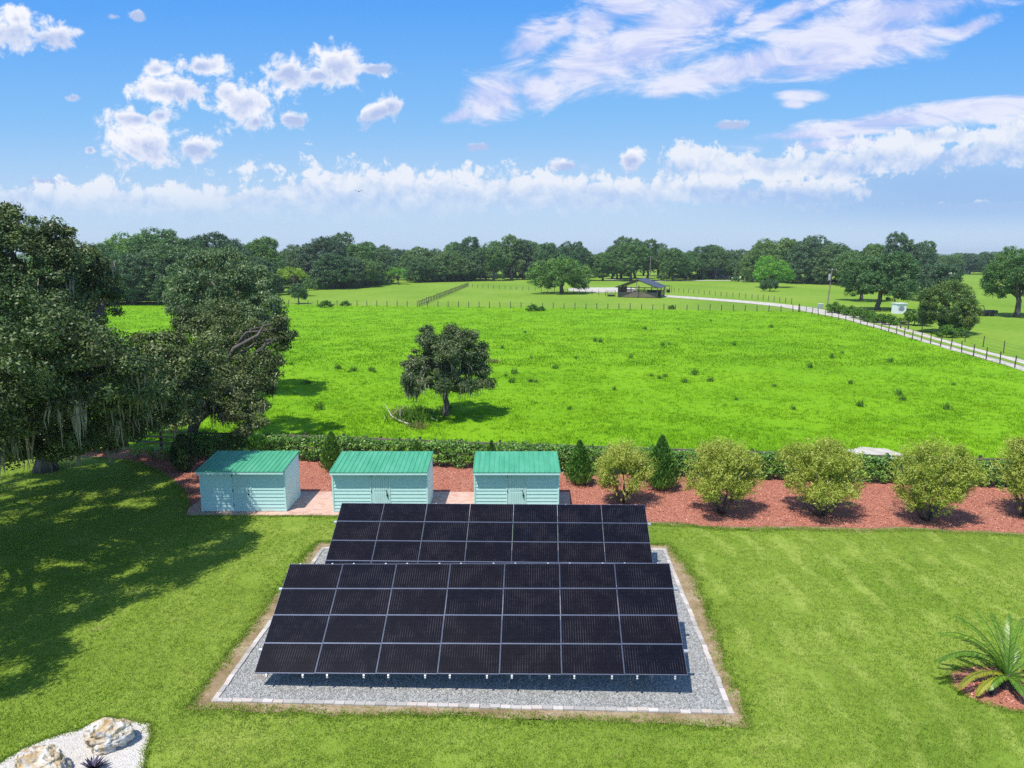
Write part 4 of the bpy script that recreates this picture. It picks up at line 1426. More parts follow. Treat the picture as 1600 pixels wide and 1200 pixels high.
# ------------------------------------------------------------------ fern-like cycads by the fence
def frond_quads(base, az, el, L, droop, n, leaf, wd, r, curl=1.0):
    """rachis curve and leaflets; returns (rachis points, quads)"""
    d = np.array([math.cos(az), math.sin(az), 0])
    pts = []
    p = np.array(base, float)
    e = el
    for i in range(n + 1):
        pts.append(p.copy())
        p = p + (d * math.cos(e) + np.array([0, 0, math.sin(e)])) * L / n
        e -= droop / n * (0.4 + 1.2 * i / n)
    q = []
    side = np.array([-d[1], d[0], 0])
    for i in range(2, n + 1):
        t = i / n
        tan = unit(pts[i] - pts[i - 1])
        nrm = np.cross(side, tan)
        ll = leaf * (math.sin(math.pi * min(1, 0.18 + t * 0.80)) ** 0.6) * r.uniform(.85, 1.1)
        for sgn in (-1, 1):
            for h in (0.0, 0.5):
                o = pts[i] * (1 - h) + pts[i - 1] * h
                dr = unit(side * sgn * 0.62 + tan * 0.85 + nrm * 0.30 * curl + r.normal(0, .06, 3))
                wv = unit(np.cross(dr, nrm)) * wd
                tip = o + dr * ll
                mid = o + dr * ll * .45 + nrm * 0.02
                q.append([o - wv * .3, mid - wv * .5, tip, mid + wv * .5])
    return pts, np.array(q)

def cycad(px, py, size, seed, label):
    r = np.random.default_rng(seed)
    b = gp(px, py)
    root = empty('cycad', b)
    tag(root, label, 'cycad')
    qs = []
    for k in range(17):
        _, q = frond_quads((0, 0, 0.2), k * 2.399 + r.uniform(-.2, .2), r.uniform(.35, 1.25), size * r.uniform(.8, 1.1), r.uniform(.8, 1.5), 11, 0.20, 0.035, r)
        qs.append(q)
    q = np.concatenate(qs)
    link('fronds', quads_mesh('fronds', q, np.clip(r.normal(.5, .25, len(q)), 0, 1)), MATS['fern_leaf'], root)
    MB().tube([(0, 0, -0.05), (0, 0, .28)], [0.11, 0.08], 8).build('trunk', MATS['bark'], root)

cycad(214, 716, 1.05, 91, 'light green feathery cycad furthest left under the oak branch')
cycad(238, 717, 1.05, 92, 'light green feathery cycad, middle of three beside the fence')
cycad(261, 716, 0.95, 93, 'light green feathery cycad next to the rounded dark conifer')

# ------------------------------------------------------------------ palm
def palm():
    b = gp(1572, 1074)
    root = empty('palm', b)
    tag(root, 'young date palm with arching fronds in the round red mulch bed', 'palm')
    r = np.random.default_rng(95)
    tm = MB()
    tm.tube([(0, 0, -.05), (0, 0, .12), (0, 0, .30), (0, 0, .42)], [0.20, 0.23, 0.20, 0.10], 11)
    for k in range(26):
        a = k * 2.4
        z = 0.05 + 0.33 * k / 26
        tm.tube([(.17 * math.cos(a), .17 * math.sin(a), z), (.27 * math.cos(a), .27 * math.sin(a), z + .13)], [0.035, 0.012], 5)
    tm.build('trunk', MATS['dark_wood'], root)
    spec = []
    for az, el, L, dr in ((186, 52, 2.45, 1.75), (178, 44, 2.3, 1.6), (166, 62, 2.4, 1.5), (157, 56, 2.2, 1.35), (140, 66, 2.1, 1.05), (112, 70, 1.9, .8), (74, 62, 2.0, 1.0), (48, 58, 2.1, 1.2), (20, 54, 2.3, 1.4), (-6, 46, 2.2, 1.5), (-34, 36, 1.9, 1.4), (-66, 26, 1.3, 1.1), (-104, 22, 1.0, 1.0), (-140, 24, 1.2, 1.2), (204, 20, 1.5, 1.3), (194, 30, 1.9, 1.6), (62, 80, 1.7, .7)):
        spec.append((rad(az), rad(el), L, dr))
    for i, (az, el, L, dr) in enumerate(spec):
        n = 40
        yl = i in (14, 15)
        pts, q = frond_quads((0, 0, .38), az + r.normal(0, .04), el, L * r.uniform(.95, 1.05), dr, n, 0.28, 0.027, r)
        fo = link('frond', quads_mesh('frond', q, np.clip(r.normal(.25 + .14 * (i % 3), .2, len(q)), 0, 1)), MATS['palm_leaf_yellow' if yl else 'palm_leaf'], root)
        if yl: fo['label'] = 'yellowing frond'
        MB().tube(pts, [0.016 * (1 - .8 * k / n) + .002 for k in range(n + 1)], 5).build('rachis', MATS['palm_leaf_yellow' if yl else 'palm_leaf'], fo, smooth=True)
palm()
lt = empty('garden_light', gp(1549, 1087))
tag(lt, 'small black spotlight on the red mulch in front of the palm', 'garden light')
MB().tube([(0, 0, -.05), (0, 0, .12)], [.012, .012], 6).build('stake', MATS['black_plastic'], lt)
MB().tube([(-.06, -.05, .10), (.03, .03, .16), (.09, .08, .20)], [.055, .06, .065], 10).build('lamp_head', MATS['black_plastic'], lt)

# ------------------------------------------------------------------ boulders on the white gravel
@material('boulder', 0.85, 0.2, bump=(0.9, 0.06))
def _(w):
    p = opos(w)
    a = w.noise(p, 2.2, 7, 0.65, 0.6)
    b = w.noise(p, 3.6, 6, 0.7, 1.2)
    c = w.ramp(a, [(0.28, (0.20, 0.11, 0.04)), (0.40, (0.42, 0.30, 0.15)), (0.50, (0.56, 0.48, 0.36)), (0.60, (0.62, 0.60, 0.57))])
    c = w.mix(w.sm(b, 0.52, 0.62, 0, 0.85), c, (0.38, 0.39, 0.42))
    c = w.mix(w.sm(w.noise(p, 5.0, 6, 0.7, 0.8), 0.56, 0.63, 0, 0.9), c, (0.06, 0.045, 0.03))
    return c, b

def boulder(px, py, sx, sy, sz, seed, label, rz=0.0):
    bm = bmesh.new()
    bmesh.ops.create_icosphere(bm, subdivisions=5, radius=1.0)
    for v in bm.verts:
        d = v.co.normalized()
        q = d * 1.4 + Vector((seed * 3.1, seed, 0))
        h = 1 + 0.30 * mnoise.noise(q) + 0.11 * (1 - 2 * abs(mnoise.noise(q * 1.8))) - 0.05 + 0.08 * mnoise.noise(q * 4.0) + 0.045 * mnoise.noise(q * 9) + 0.02 * mnoise.noise(q * 20)
        v.co = Vector((d.x * sx, d.y * sy, d.z * sz)) * h
        v.co.z += sz * 0.55
    me = bpy.data.meshes.new('boulder')
    bm.to_mesh(me)
    bm.free()
    o = link('boulder', me, MATS['boulder'], None, gp(px, py))
    o.rotation_euler = (0, 0, rz)
    return tag(o, label, 'boulder', 'boulders on the white gravel bed')

boulder(173, 1163, 0.55, 0.44, 0.42, 3, 'rounded boulder, brown below and grey on top, beside the bed tip', 0.3)
boulder(66, 1210, 0.66, 0.48, 0.40, 7, 'tan boulder cut by the bottom edge on the white gravel', -0.3)
r = np.random.default_rng(97)
ro = empty('rosette_plant', gp(146, 1208))
tag(ro, 'dark purple rosette plant with striped leaves at the bottom edge', 'plant')
V = []
for k in range(34):
    a = k * 2.399
    el = 0.25 + 1.0 * (k / 34)
    d = np.array([math.cos(a) * math.cos(el), math.sin(a) * math.cos(el), math.sin(el)])
    s = np.array([-math.sin(a), math.cos(a), 0]) * 0.035
    o_ = np.array([0, 0, .05])
    m_ = o_ + d * .22
    t_ = o_ + d * .36 + np.array([math.cos(a), math.sin(a), -.5]) * .06
    V += [[o_ - s * .6, m_ - s, m_ + s, o_ + s * .6], [m_ - s, t_ - s * .1, t_ + s * .1, m_ + s]]
V = np.array(V)
link('leaves', quads_mesh('leaves', V, r.uniform(0, 1, len(V))), MATS['purple_leaf'], ro)

# ------------------------------------------------------------------ far fences
def dense_line(px_pts):
    return [gp(*q) for q in px_pts]

fence('wire_fence', dense_line([(436, 477), (700, 480), (1000, 484), (1248, 487.5)]), 2.45, 1.35, 0.17, (0.35, 0.7, 1.05), 0.012, 0.02, 'long wire fence with wooden posts closing the far side of the pasture', 'fence', MATS['dark_wood'], MATS['wire'], 'wire', False, 60, 0.03, seed=2)
fence('wire_fence', dense_line([(1250, 487.5), (1290, 495.5), (1340, 506), (1400, 522), (1460, 539), (1530, 559), (1640, 590), (1760, 625)]), 3.0, 1.4, 0.13, (0.35, 0.7, 1.1), 0.012, 0.02, 'wire fence with wooden posts between the pasture and the gravel drive', 'fence', MATS['dark_wood'], MATS['wire'], 'wire', False, 60, 0.035, seed=3)
fence('rail_fence', dense_line([(655, 479), (732, 447)]), 2.6, 1.4, 0.17, (0.5, 1.2), 0.05, 0.13, 'wooden rail fence running away from the far pasture fence towards the trees', 'fence', MATS['dark_wood'], MATS['weathered_wood'], 'rail', seed=4, max_posts=50)
fence('wire_fence', dense_line([(1046, 455), (1110, 461), (1180, 467.5), (1246, 476)]), 2.8, 1.35, 0.15, (0.4, 0.75, 1.1), 0.012, 0.02, 'wire fence on the far side of the gravel drive, right of the barn', 'fence', MATS['dark_wood'], MATS['wire'], 'wire', False, 50, 0.03, seed=5)
fence('wire_fence', dense_line([(738, 449), (800, 452.5), (880, 457), (955, 462.5)]), 3.0, 1.3, 0.15, (0.4, 0.75, 1.1), 0.012, 0.02, 'wire fence behind the wide pasture oak, left of the barn', 'fence', MATS['dark_wood'], MATS['wire'], 'wire', False, 50, 0.03, seed=6)
fence('wire_fence', dense_line([(1440, 519), (1506, 533), (1560, 549), (1640, 572)]), 6.0, 1.5, 0.12, (0.5, 1.0, 1.3), 0.012, 0.02, 'sparse wire fence in the grass right of the drive', 'fence', MATS['dark_wood'], MATS['wire'], 'wire', False, 12, 0.04, seed=7)
fence('rail_fence', dense_line([(1407, 513), (1425, 516)]), 2.0, 1.4, 0.15, (0.6, 1.2), 0.05, 0.12, 'short wooden rail fence beside the big round bush', 'fence', MATS['dark_wood'], MATS['weathered_wood'], 'rail', seed=8)

gt = empty('field_gate', gp(1248, 487.4))
tag(gt, 'grey steel field gate at the corner where drive and far pasture fence meet', 'gate')
g2 = MB()
for z in (.35, .6, .85, 1.15):
    g2.bar((0.1, -.12, z), (3.6, -.9, z), .04, .04)
g2.bar((.1, -.12, .3), (.1, -.12, 1.2), .05, .05).bar((3.6, -.9, .3), (3.6, -.9, 1.2), .05, .05)
g2.build('gate_frame', MATS['galvanised'], gt)
MB().tube([(0, 0, -.1), (0, 0, 1.75)], [.13, .12], 8).build('gate_post', MATS['dark_wood'], gt)

# ------------------------------------------------------------------ open barn
def barn():
    b = gp(996, 465)
    root = empty('pole_barn', (b.x, b.y, 0), rad(-24))
    tag(root, 'open pole barn with dark gabled roof and brown board side', 'barn')
    W, D, he, hr = 5.6, 9.0, 3.05, 5.1
    fo = -1.6
    rm = MB()
    for s in (-1, 1):
        e = Vector((s * (W + 0.6), 0, he - 0.2))
        k = Vector((0, 0, hr))
        for (y0, y1) in ((fo, D + .5),):
            p = [Vector((e.x, y0, e.z)), Vector((e.x, y1, e.z)), Vector((0, y1, k.z)), Vector((0, y0, k.z))]
            t = Vector((0, 0, .09))
            rm.add(p + [q + t for q in p], [(0, 1, 2, 3), (4, 5, 6, 7), (0, 1, 5, 4), (1, 2, 6, 5), (3, 0, 4, 7)])
    rf = rm.build('roof', MATS['dark_metal_roof'], root)
    tm = MB()
    for y in (fo + .1, 0, D / 2, D):
        for s in (-1, 1):
            tm.bar((s * (W + .4), y, he - .3), (0, y, hr - .12), .08, .16)
    tm.bar((-W, 0, he - .25), (W, 0, he - .25), .1, .2)
    tm.build('rafter', MATS['dark_wood'], rf)
    pm = MB().box(-.11, .11, -.11, .11, -.1, he - .1)
    first = None
    for (x, y) in ((-W, 0), (-1.9, 0), (1.9, 0), (W, 0), (-W, D), (-1.9, D), (1.9, D), (W, D), (W, D / 2), (-W, D / 2)):
        if first is None:
            po = first = pm.build('post', MATS['weathered_wood'], root)
        else:
            po = first.copy()
            COL.objects.link(po)
            po.parent = root
        po.location = (x, y, 0)
    MB().box(-.09, .09, fo + .2, fo + .38, -.1, hr - .3).build('post', MATS['weathered_wood'], root)
    sw = MB()
    n = 34
    for i in range(n):
        y0 = .14 + (D - .28) * i / n
        sw.box(-W - .05 - (.012 if i % 2 else 0), -W + .01, y0, y0 + (D - .28) / n - .01, 0.03, he - .22)
    sw.build('side_wall', MATS['barn_boards'], root)
    fw = MB()
    for z in (.15, .5, .85, 1.2):
        fw.box(-W + .13, W - .13, -.17, -.12, z, z + .26)
    fw.build('front_rail', MATS['weathered_wood'], root)
    bw = MB()
    for z in (.15, .5, .85, 1.2, 1.55):
        bw.box(-W + .13, W - .13, D + .12, D + .17, z, z + .26)
    bw.build('rear_rail', MATS['weathered_wood'], root)
    lw = MB()
    lw.box(1.5, W - .3, 5.2, 5.3, .03, 1.9)
    lw.box(-1.5, -1.4, .3, 5.0, .03, 1.5)
    lw.build('stall_wall', MATS['dark_wood'], root)
barn()
# small trough and rack outside the barn
tr = empty('hay_rack', gp(955, 463.5))
tag(tr, 'small dark hay rack standing left of the barn wall', 'hay rack')
m = MB()
for x in (-1.2, 1.2):
    m.bar((x, 0, 0), (x, 0, 1.8), .1, .1)
m.bar((-1.2, 0, 1.6), (1.2, 0, 1.6), .08, .1).bar((-1.2, 0, .9), (1.2, 0, .9), .08, .1)
m.build('frame', MATS['dark_wood'], tr)
MB().box(-1.0, 1.0, -.35, .35, .1, .6, ).build('trough', MATS['dark_paint'], tr, bevel=.06)
tr = empty('pen_frame', gp(1040, 457))
tag(tr, 'dark timber pen frame with a black tub right of the barn', 'animal pen')
m = MB()
for x in (-1.9, 0, 1.9):
    for y in (0, 3):
        m.bar((x, y, 0), (x, y, 2.1), .1, .1)
m.bar((-1.9, 0, 2.05), (1.9, 0, 2.05), .08, .1).bar((-1.9, 3, 2.05), (1.9, 3, 2.05), .08, .1).bar((-1.9, 0, 1.1), (1.9, 0, 1.1), .06, .1)
m.build('frame', MATS['dark_wood'], tr)
MB().tube([(.7, -.5, .0), (.7, -.5, .45), (.7, -.5, .95)], [.5, .6, .58], 14).build('tub', MATS['dark_paint'], tr)

# ------------------------------------------------------------------ utility poles
def pole(px, py, h, lean, transformer, label):
    b = gp(px, py)
    root = empty('utility_pole', b)
    tag(root, label, 'utility pole')
    MB().tube([(0, 0, -.3), (lean * .5, 0, h * .5), (lean, 0, h)], [.17, .15, .12], 9).build('pole', MATS['pole_wood'], root)
    m = MB().bar((lean - .9, -.14, h - .35), (lean + .9, -.14, h - .35), .1, .12)
    ca = m.build('crossarm', MATS['pole_wood'], root)
    q = MB()
    for x in (-.8, 0, .8):
        q.tube([(lean + x, -.14, h - .29), (lean + x, -.14, h - .1)], [.05, .03], 7)
    q.build('insulator', MATS['white_paint'], ca)
    if transformer:
        MB().tube([(lean - .48, -.1, h - 2.7), (lean - .48, -.1, h - 2.6), (lean - .48, -.1, h - 1.5), (lean - .48, -.1, h - 1.4)], [.22, .30, .30, .2], 14).build('transformer', MATS['grey_steel'], root)
        MB().tube([(lean - .48, -.1, h - 1.4), (lean - .48, -.1, h - 1.12)], [.07, .04], 8).build('bushing', MATS['white_paint'], root)

pole(1292, 482, 9.0, 0.5, True, 'weathered wooden utility pole with grey transformer beside the gravel drive')
pole(1015, 441, 11.0, 0.1, False, 'distant thin utility pole standing behind the barn roof')

bx = empty('utility_box', gp(1282, 482))
tag(bx, 'small pale metal utility box at the foot of the transformer pole', 'utility box')
MB().box(-.45, .45, -.35, .35, -.03, 1.0).build('body', MATS['grey_steel'], bx, bevel=.03)
MB().box(-.47, .47, -.39, .37, 1.003, 1.09).build('lid', MATS['white_paint'], bx)

# white hut with grey patch
wb_ = empty('white_hut', gp(1408, 490), rad(8))
wb_.scale = (0.86, 0.86, 0.92)
tag(wb_, 'small white hut with a grey patch, left of the big round bush', 'hut')
MB().box(-1.25, 1.25, 0, 1.9, -.03, 2.2).build('body', MATS['white_paint'], wb_)
MB().box(-1.4, 1.4, -.2, 2.1, 2.203, 2.32).build('roof', MATS['white_paint'], wb_)
MB().add([(-.75, -.03, .75), (.55, -.03, .55), (.75, -.03, 1.2), (.4, -.03, 1.75), (-.35, -.03, 1.8), (-.8, -.03, 1.3)], [(0, 1, 2, 3, 4, 5)])
pt = MB()
o8 = [(-.75, .75), (.1, .55), (.62, .7), (.75, 1.2), (.4, 1.68), (-.35, 1.75), (-.8, 1.3)]
pt.add([(x, -.035, z) for x, z in o8] + [(x, -.002, z) for x, z in o8], [tuple(range(7))] + [(i, (i + 1) % 7, 7 + (i + 1) % 7, 7 + i) for i in range(7)])
pt.build('patch', MATS['grey_print'], wb_)

# dark trailer under the right-hand tree
fr = empty('farm_trailer', gp(1537, 493.5), rad(-4))
tag(fr, 'low dark farm trailer with raised frame parked near the right edge tree', 'farm trailer')
MB().box(-1.2, 2.2, -.8, .8, .55, 1.15).build('bed', MATS['dark_paint'], fr, bevel=.03)
m = MB()
m.bar((-1.2, 0, .7), (-3.2, 0, .55), .12, .12).bar((-1.6, 0, .7), (-2.2, 0, 1.9), .1, .1).bar((-2.4, 0, 1.9), (-.2, 0, 2.0), .1, .14).bar((-.2, 0, 2.0), (0.0, 0, 1.2), .1, .1).bar((-2.9, 0, 1.5), (-2.9, 0, .5), .1, .1)
m.build('frame', MATS['dark_paint'], fr)
for x in (-.3, 1.1):
    for y in (-.86, .86):
        wv = MB().tube([(x, y - .1, .36), (x, y + .1, .36)], [.38, .38], 16).build('wheel', MATS['rubber'], fr)

# ------------------------------------------------------------------ houses beyond the trees
def house(px, py, w, d, he, hr, rz, label, wallm='grey_print', roofm='white_paint'):
    root = empty('house', gp(px, py), rad(rz))
    tag(root, label, 'house')
    MB().box(-w / 2, w / 2, 0, d, -.1, he).build('wall', MATS[wallm], root)
    m = MB()
    m.add([(-w / 2 - .5, -.5, he + .005), (w / 2 + .5, -.5, he + .005), (w / 2 + .5, d + .5, he + .005), (-w / 2 - .5, d + .5, he + .005), (-w / 2 - .5, d / 2, hr), (w / 2 + .5, d / 2, hr)],
          [(0, 1, 5, 4), (2, 3, 4, 5), (1, 2, 5), (3, 0, 4), (0, 3, 2, 1)])
    m.build('roof', MATS[roofm], root)
    n = max(2, int(w / 4))
    for i in range(n):
        x = -w / 2 + w * (i + .5) / n
        wn = MB().box(x - .6, x + .6, -.06, -.003, 1.0, 2.2).build('window', MATS['window_dark'], root)
        MB().box(x - .7, x + .7, -.08, -.003, .9, .997).build('sill', MATS['white_paint'], wn)

house(1121, 434.8, 12, 8, 4.0, 6.6, 3, 'dark walled house with a white metal roof behind the distant oaks')
house(1147, 434.2, 9, 8, 4.8, 7.2, -28, 'partly hidden house with white gabled roof right of the dark walled one', 'white_paint')
house(1506, 428, 8, 8, 3.0, 4.4, 10, 'white house glimpsed far off between the big round bush and the right edge tree', 'white_paint')

# ------------------------------------------------------------------ far trees
def proto_tree(seed, R, H, hb, nl, mat, leaf, rc, per, dens, trunk_r, top=1.0, fork=0.32, low=-0.8, label=None, cat='tree', group=None, name='oak_tree', loc=(0, 0, 0), scale=1.0, flat=.75):
    """R crown radius, H height, hb height of the crown's underside"""
    r = np.random.default_rng(seed)
    lobes = []
    ch = H - hb
    for i in range(nl):
        a = i * 2.399 + r.uniform(-.4, .4)
        t = (i + .5) / nl
        z = hb + ch * (0.22 + 0.56 * t) + r.normal(0, .05 * ch)
        q = R * r.uniform(.42, .72) * math.sqrt(max(0.08, 1 - max(0, (t - .35) / .75) ** 1.6))
        rr = min(ch * .32, R * .50) * r.uniform(.6, 1.25)
        lobes.append((q * math.cos(a), q * math.sin(a), max(z, hb + rr * .7), rr))
    lobes.append((r.normal(0, .1) * R, r.normal(0, .1) * R, H - ch * .24, ch * .24 * top))
    lobes.append((r.normal(0, .15) * R, r.normal(0, .15) * R, hb + ch * .5, min(ch * .38, R * .55)))
    root = empty(name, loc)
    C, Rr = lobe_clumps(lobes, rc, dens, r, low=low)
    Rr = Rr[C[:, 2] > .2]
    C = C[C[:, 2] > .2]
    V, T = clump_leaves(C, Rr, per, leaf, leaf * .6, r, flat, .4, .3, .05)
    link('crown', quads_mesh('crown', V, T), MATS[mat], root)
    tree_wood('trunk', (0, 0, 0), (r.normal(0, .1) * R * .3, 0, max(hb, H * fork)), lobes, r, trunk_r, root, MATS['bark'], min(nl, 8))
    if label: tag(root, label, cat, group)
    return root

FAR = dict(leaf=0.36, rc=0.8, per=50, dens=.85, trunk_r=.45)
protos = [
    proto_tree(201, 7.2, 13.2, 0.6, 17, 'far_leaf', **FAR),
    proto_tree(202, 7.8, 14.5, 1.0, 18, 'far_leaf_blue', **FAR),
    proto_tree(203, 5.8, 15.2, 1.0, 17, 'far_leaf', **FAR),
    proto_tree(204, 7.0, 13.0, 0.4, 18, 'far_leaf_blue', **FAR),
    proto_tree(205, 8.6, 13.5, 1.6, 19, 'far_leaf', **FAR),
    proto_tree(206, 5.4, 16.5, 2.2, 16, 'far_leaf_blue', **FAR),
]
used = set()
rt = np.random.default_rng(301)

def place_far(k, x, y, s, label, group, sz=1.0, cat='tree'):
    if k in used:
        o = copy_tree(protos[k])
    else:
        o = protos[k]
        used.add(k)
    o.location = (x, y, 0)
    o.rotation_euler = (0, 0, rt.uniform(0, 6.28))
    o.scale = (s, s, s * sz)
    tag(o, label, cat, group)
    return o

def edge(px_pts, x):
    for i in range(len(px_pts) - 1):
        (x0, y0), (x1, y1) = px_pts[i], px_pts[i + 1]
        if x0 <= x <= x1:
            return y0 + (y1 - y0) * (x - x0) / (x1 - x0)
    return px_pts[-1][1]

# dense wood at the left of the pasture
ledge = [(60, 478), (200, 477), (300, 474.5), (420, 462), (480, 455), (560, 450), (610, 445), (680, 441.5), (740, 440)]
lab = 'dark green oak in the dense wood along the left side of the pasture'
grp = 'oaks of the left wood'
for row in range(4):
    x = 95.0 + row * 9
    while x < 735:
        e = gp(x, edge(ledge, x) - 1.5)
        dd = e.y + row * (13 + 3 * row) + rt.uniform(-2.5, 3)
        k = int(rt.choice([0, 1, 3, 4, 2, 5], p=[.24, .2, .22, .14, .12, .08]))
        if row == 0: k = int(rt.choice([0, 3, 1]))
        s = rt.choice([rt.uniform(.74, .95), rt.uniform(.9, 1.12), rt.uniform(1.05, 1.32)])
        if not (row < 2 and (422 < x < 492 or 598 < x < 646)):
            place_far(k, e.x / e.y * dd, dd, s, lab, grp, rt.uniform(.92, 1.08) * (0.86 if row == 0 else 1.0))
        x += (30 if row == 0 else 36) * rt.uniform(.8, 1.25) * 190 / e.y
# open grove in the middle distance
lab = 'tall dark oak in the open grove standing along the far edge behind the barn'
grp = 'oaks of the grove beyond the barn'
for row in range(3):
    x = 735.0 + row * 11
    while x < 1185:
        dd = gp(x, 437.5).y + row * 26 + rt.uniform(-12, 12)
        k = int(rt.choice([5, 2, 1, 4, 0], p=[.30, .25, .2, .1, .15]))
        gap = 905 < x < 935 or 1005 < x < 1028
        if not (gap and row < 2) and not (row < 2 and 1111 < x < 1128):
            u = (x - 800) / FPX
            place_far(k, u * dd * 1.0 / (cP + 0.0) * (cP * 1.0 + 0.026), dd, rt.choice([rt.uniform(.72, .92), rt.uniform(.9, 1.1), rt.uniform(1.05, 1.32)]), lab, grp, rt.uniform(.9, 1.12))
        x += 21 * rt.uniform(.7, 1.3)
# wood on the right
redge = [(1150, 441), (1250, 442), (1330, 447), (1420, 450), (1500, 441)]
lab = 'dark green oak in the wood behind the utility pole on the right'
grp = 'oaks of the right wood'
for row in range(3):
    x = 1175.0 + row * 12
    while x < 1440:
        e = gp(x, edge(redge, x))
        dd = e.y + row * 22 + rt.uniform(-4, 6)
        k = int(rt.choice([0, 1, 3, 4, 2, 5], p=[.22, .22, .2, .12, .14, .1]))
        if not (row == 0 and x > 1370):
            place_far(k, e.x / e.y * dd, dd, rt.choice([rt.uniform(.78, .98), rt.uniform(.95, 1.3)]), lab, grp, rt.uniform(.92, 1.12))
        x += 32 * rt.uniform(.75, 1.25)
# thin far belt behind the right fields
lab = 'small far oak in the low belt closing the right-hand fields'
grp = 'oaks of the far right belt'
for row in range(2):
    x = 1400.0
    while x < 1640:
        dd = 420 + row * 60 + rt.uniform(-12, 20)
        k = int(rt.choice([0, 1, 4, 3]))
        u = (x - 800) / FPX
        place_far(k, u * dd * (cP + .03), dd, rt.uniform(.8, 1.0), lab, grp, .95)
        x += 26 * rt.uniform(.7, 1.2)

# distant woods, one mass to the horizon
r = np.random.default_rng(401)
n = 5200
dd = r.uniform(380, 1500, n)
C = np.stack([r.uniform(-.95, .95, n) * dd, dd, r.uniform(2.0, 9.5, n) + r.normal(0, .6, n)], 1)
C[:, 2] += 1.5 * np.array([mnoise.noise(Vector((a * .02, b * .02, 0))) for a, b, _ in C])
rr = r.uniform(2.2, 4.2, n)
C[:, 2] = np.maximum(C[:, 2], rr * .6)
ok = ~((C[:, 1] < 620) & (C[:, 0] / C[:, 1] > .50))
C, rr = C[ok], rr[ok]
V, T = clump_leaves(C, rr, 34, 1.5, 0.95, r, .75, .4, .4)
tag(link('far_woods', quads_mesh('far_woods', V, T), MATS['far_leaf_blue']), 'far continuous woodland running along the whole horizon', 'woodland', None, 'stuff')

# trees one can tell apart
def px_tree(px, py, **kw):
    return proto_tree(loc=gp(px, py), **kw)

px_tree(878, 458.5, seed=211, R=10.8, H=12.2, hb=.8, nl=18, mat='far_leaf', leaf=0.407, rc=.95, per=50, dens=.9, trunk_r=.6, label='wide spreading oak standing alone in the grass left of the barn')
px_tree(458, 463, seed=212, R=5.8, H=9.0, hb=4.4, nl=10, mat='yellow_leaf', leaf=0.311, rc=.7, per=32, dens=.75, trunk_r=.25, label='yellow green flat-topped tree at the left wood edge')
px_tree(467, 474.5, seed=213, R=2.3, H=4.7, hb=.9, nl=8, mat='far_leaf', leaf=0.222, rc=.5, per=54, dens=1.0, trunk_r=.16, label='small round dark tree in front of the yellow green tree', name='round_tree')
px_tree(622, 444.5, seed=214, R=5.4, H=6.8, hb=2.0, nl=9, mat='bright_leaf', leaf=0.311, rc=.7, per=28, dens=.7, trunk_r=.25, label='light green small tree with pale forked trunk at the wood edge')
px_tree(1206, 449, seed=215, R=8.6, H=10.8, hb=1.2, nl=13, mat='bright_leaf', leaf=0.370, rc=.9, per=39, dens=.8, trunk_r=.35, label='bright green tree left of the utility pole in the far meadow')
px_tree(1203, 455, seed=216, R=3.6, H=4.4, hb=.2, nl=9, mat='far_leaf', leaf=0.296, rc=.6, per=50, dens=1.0, trunk_r=.14, label='dark rounded shrub in front of the bright green tree', cat='shrub', name='round_shrub')
px_tree(1372, 484.5, seed=217, R=7.6, H=12.4, hb=1.8, nl=14, mat='far_leaf', leaf=0.311, rc=.75, per=61, dens=.95, trunk_r=.5, label='dark spreading oak left of the small white hut')
px_tree(1470, 520, seed=218, R=4.9, H=8.9, hb=0.0, nl=16, mat='round_bush_leaf', leaf=0.207, rc=.55, per=82, dens=.95, trunk_r=.25, low=-.95, label='big round olive green bush tree reaching to the ground by the drive', name='bush_tree')
px_tree(1588, 495, seed=219, R=8.4, H=12.6, hb=2.4, nl=15, mat='far_leaf', leaf=0.281, rc=.75, per=68, dens=.95, trunk_r=.5, label='large dark oak with clear trunk at the right edge of the photo')
px_tree(1455, 470, seed=220, R=6.5, H=10.8, hb=1.5, nl=12, mat='far_leaf_blue', leaf=0.370, rc=.85, per=50, dens=.9, trunk_r=.4, label='greyish oak showing above the big round bush tree')
px_tree(1345, 470, seed=221, R=7.0, H=13.6, hb=1.5, nl=13, mat='far_leaf_blue', leaf=0.370, rc=.85, per=50, dens=.9, trunk_r=.4, label='tall oak just right of the transformer pole')

# bushes along the drive
bush = proto_tree(230, 1.3, 1.9, 0.0, 6, 'weed_leaf', .20, .36, 36, .9, .05, low=-.95, name='roadside_bush')
spots = [(1303, 489, 1.25), (1316, 491, 1.0), (1329, 493, 1.3), (1343, 497, 1.15), (1352, 500, 1.3), (1362, 503, 1.1), (1374, 505, 1.0), (1388, 508, 1.0), (1428, 508, 1.6), (1487, 522, 1.9), (1478, 527, 1.0), (1502, 527, 0.8)]
for i, (x, y, s) in enumerate(spots):
    o = bush if i == 0 else copy_tree(bush)
    o.location = gp(x, y)
    o.scale = (s * rt.uniform(.9, 1.2), s * rt.uniform(.9, 1.2), s * rt.uniform(.8, 1.1))
    o.rotation_euler = (0, 0, rt.uniform(0, 6))
    if i < 8:
        tag(o, 'low green bush in the strip beside the drive right of the utility pole', 'bush', 'bushes beside the drive')
    else:
        tag(o, ['green bush between the white hut and the big round bush tree', 'lighter bush against the right foot of the round bush tree', 'small low bush in front of the round bush tree', 'lowest bush right of the round bush tree'][i - 8], 'bush', 'bushes round the bush tree')
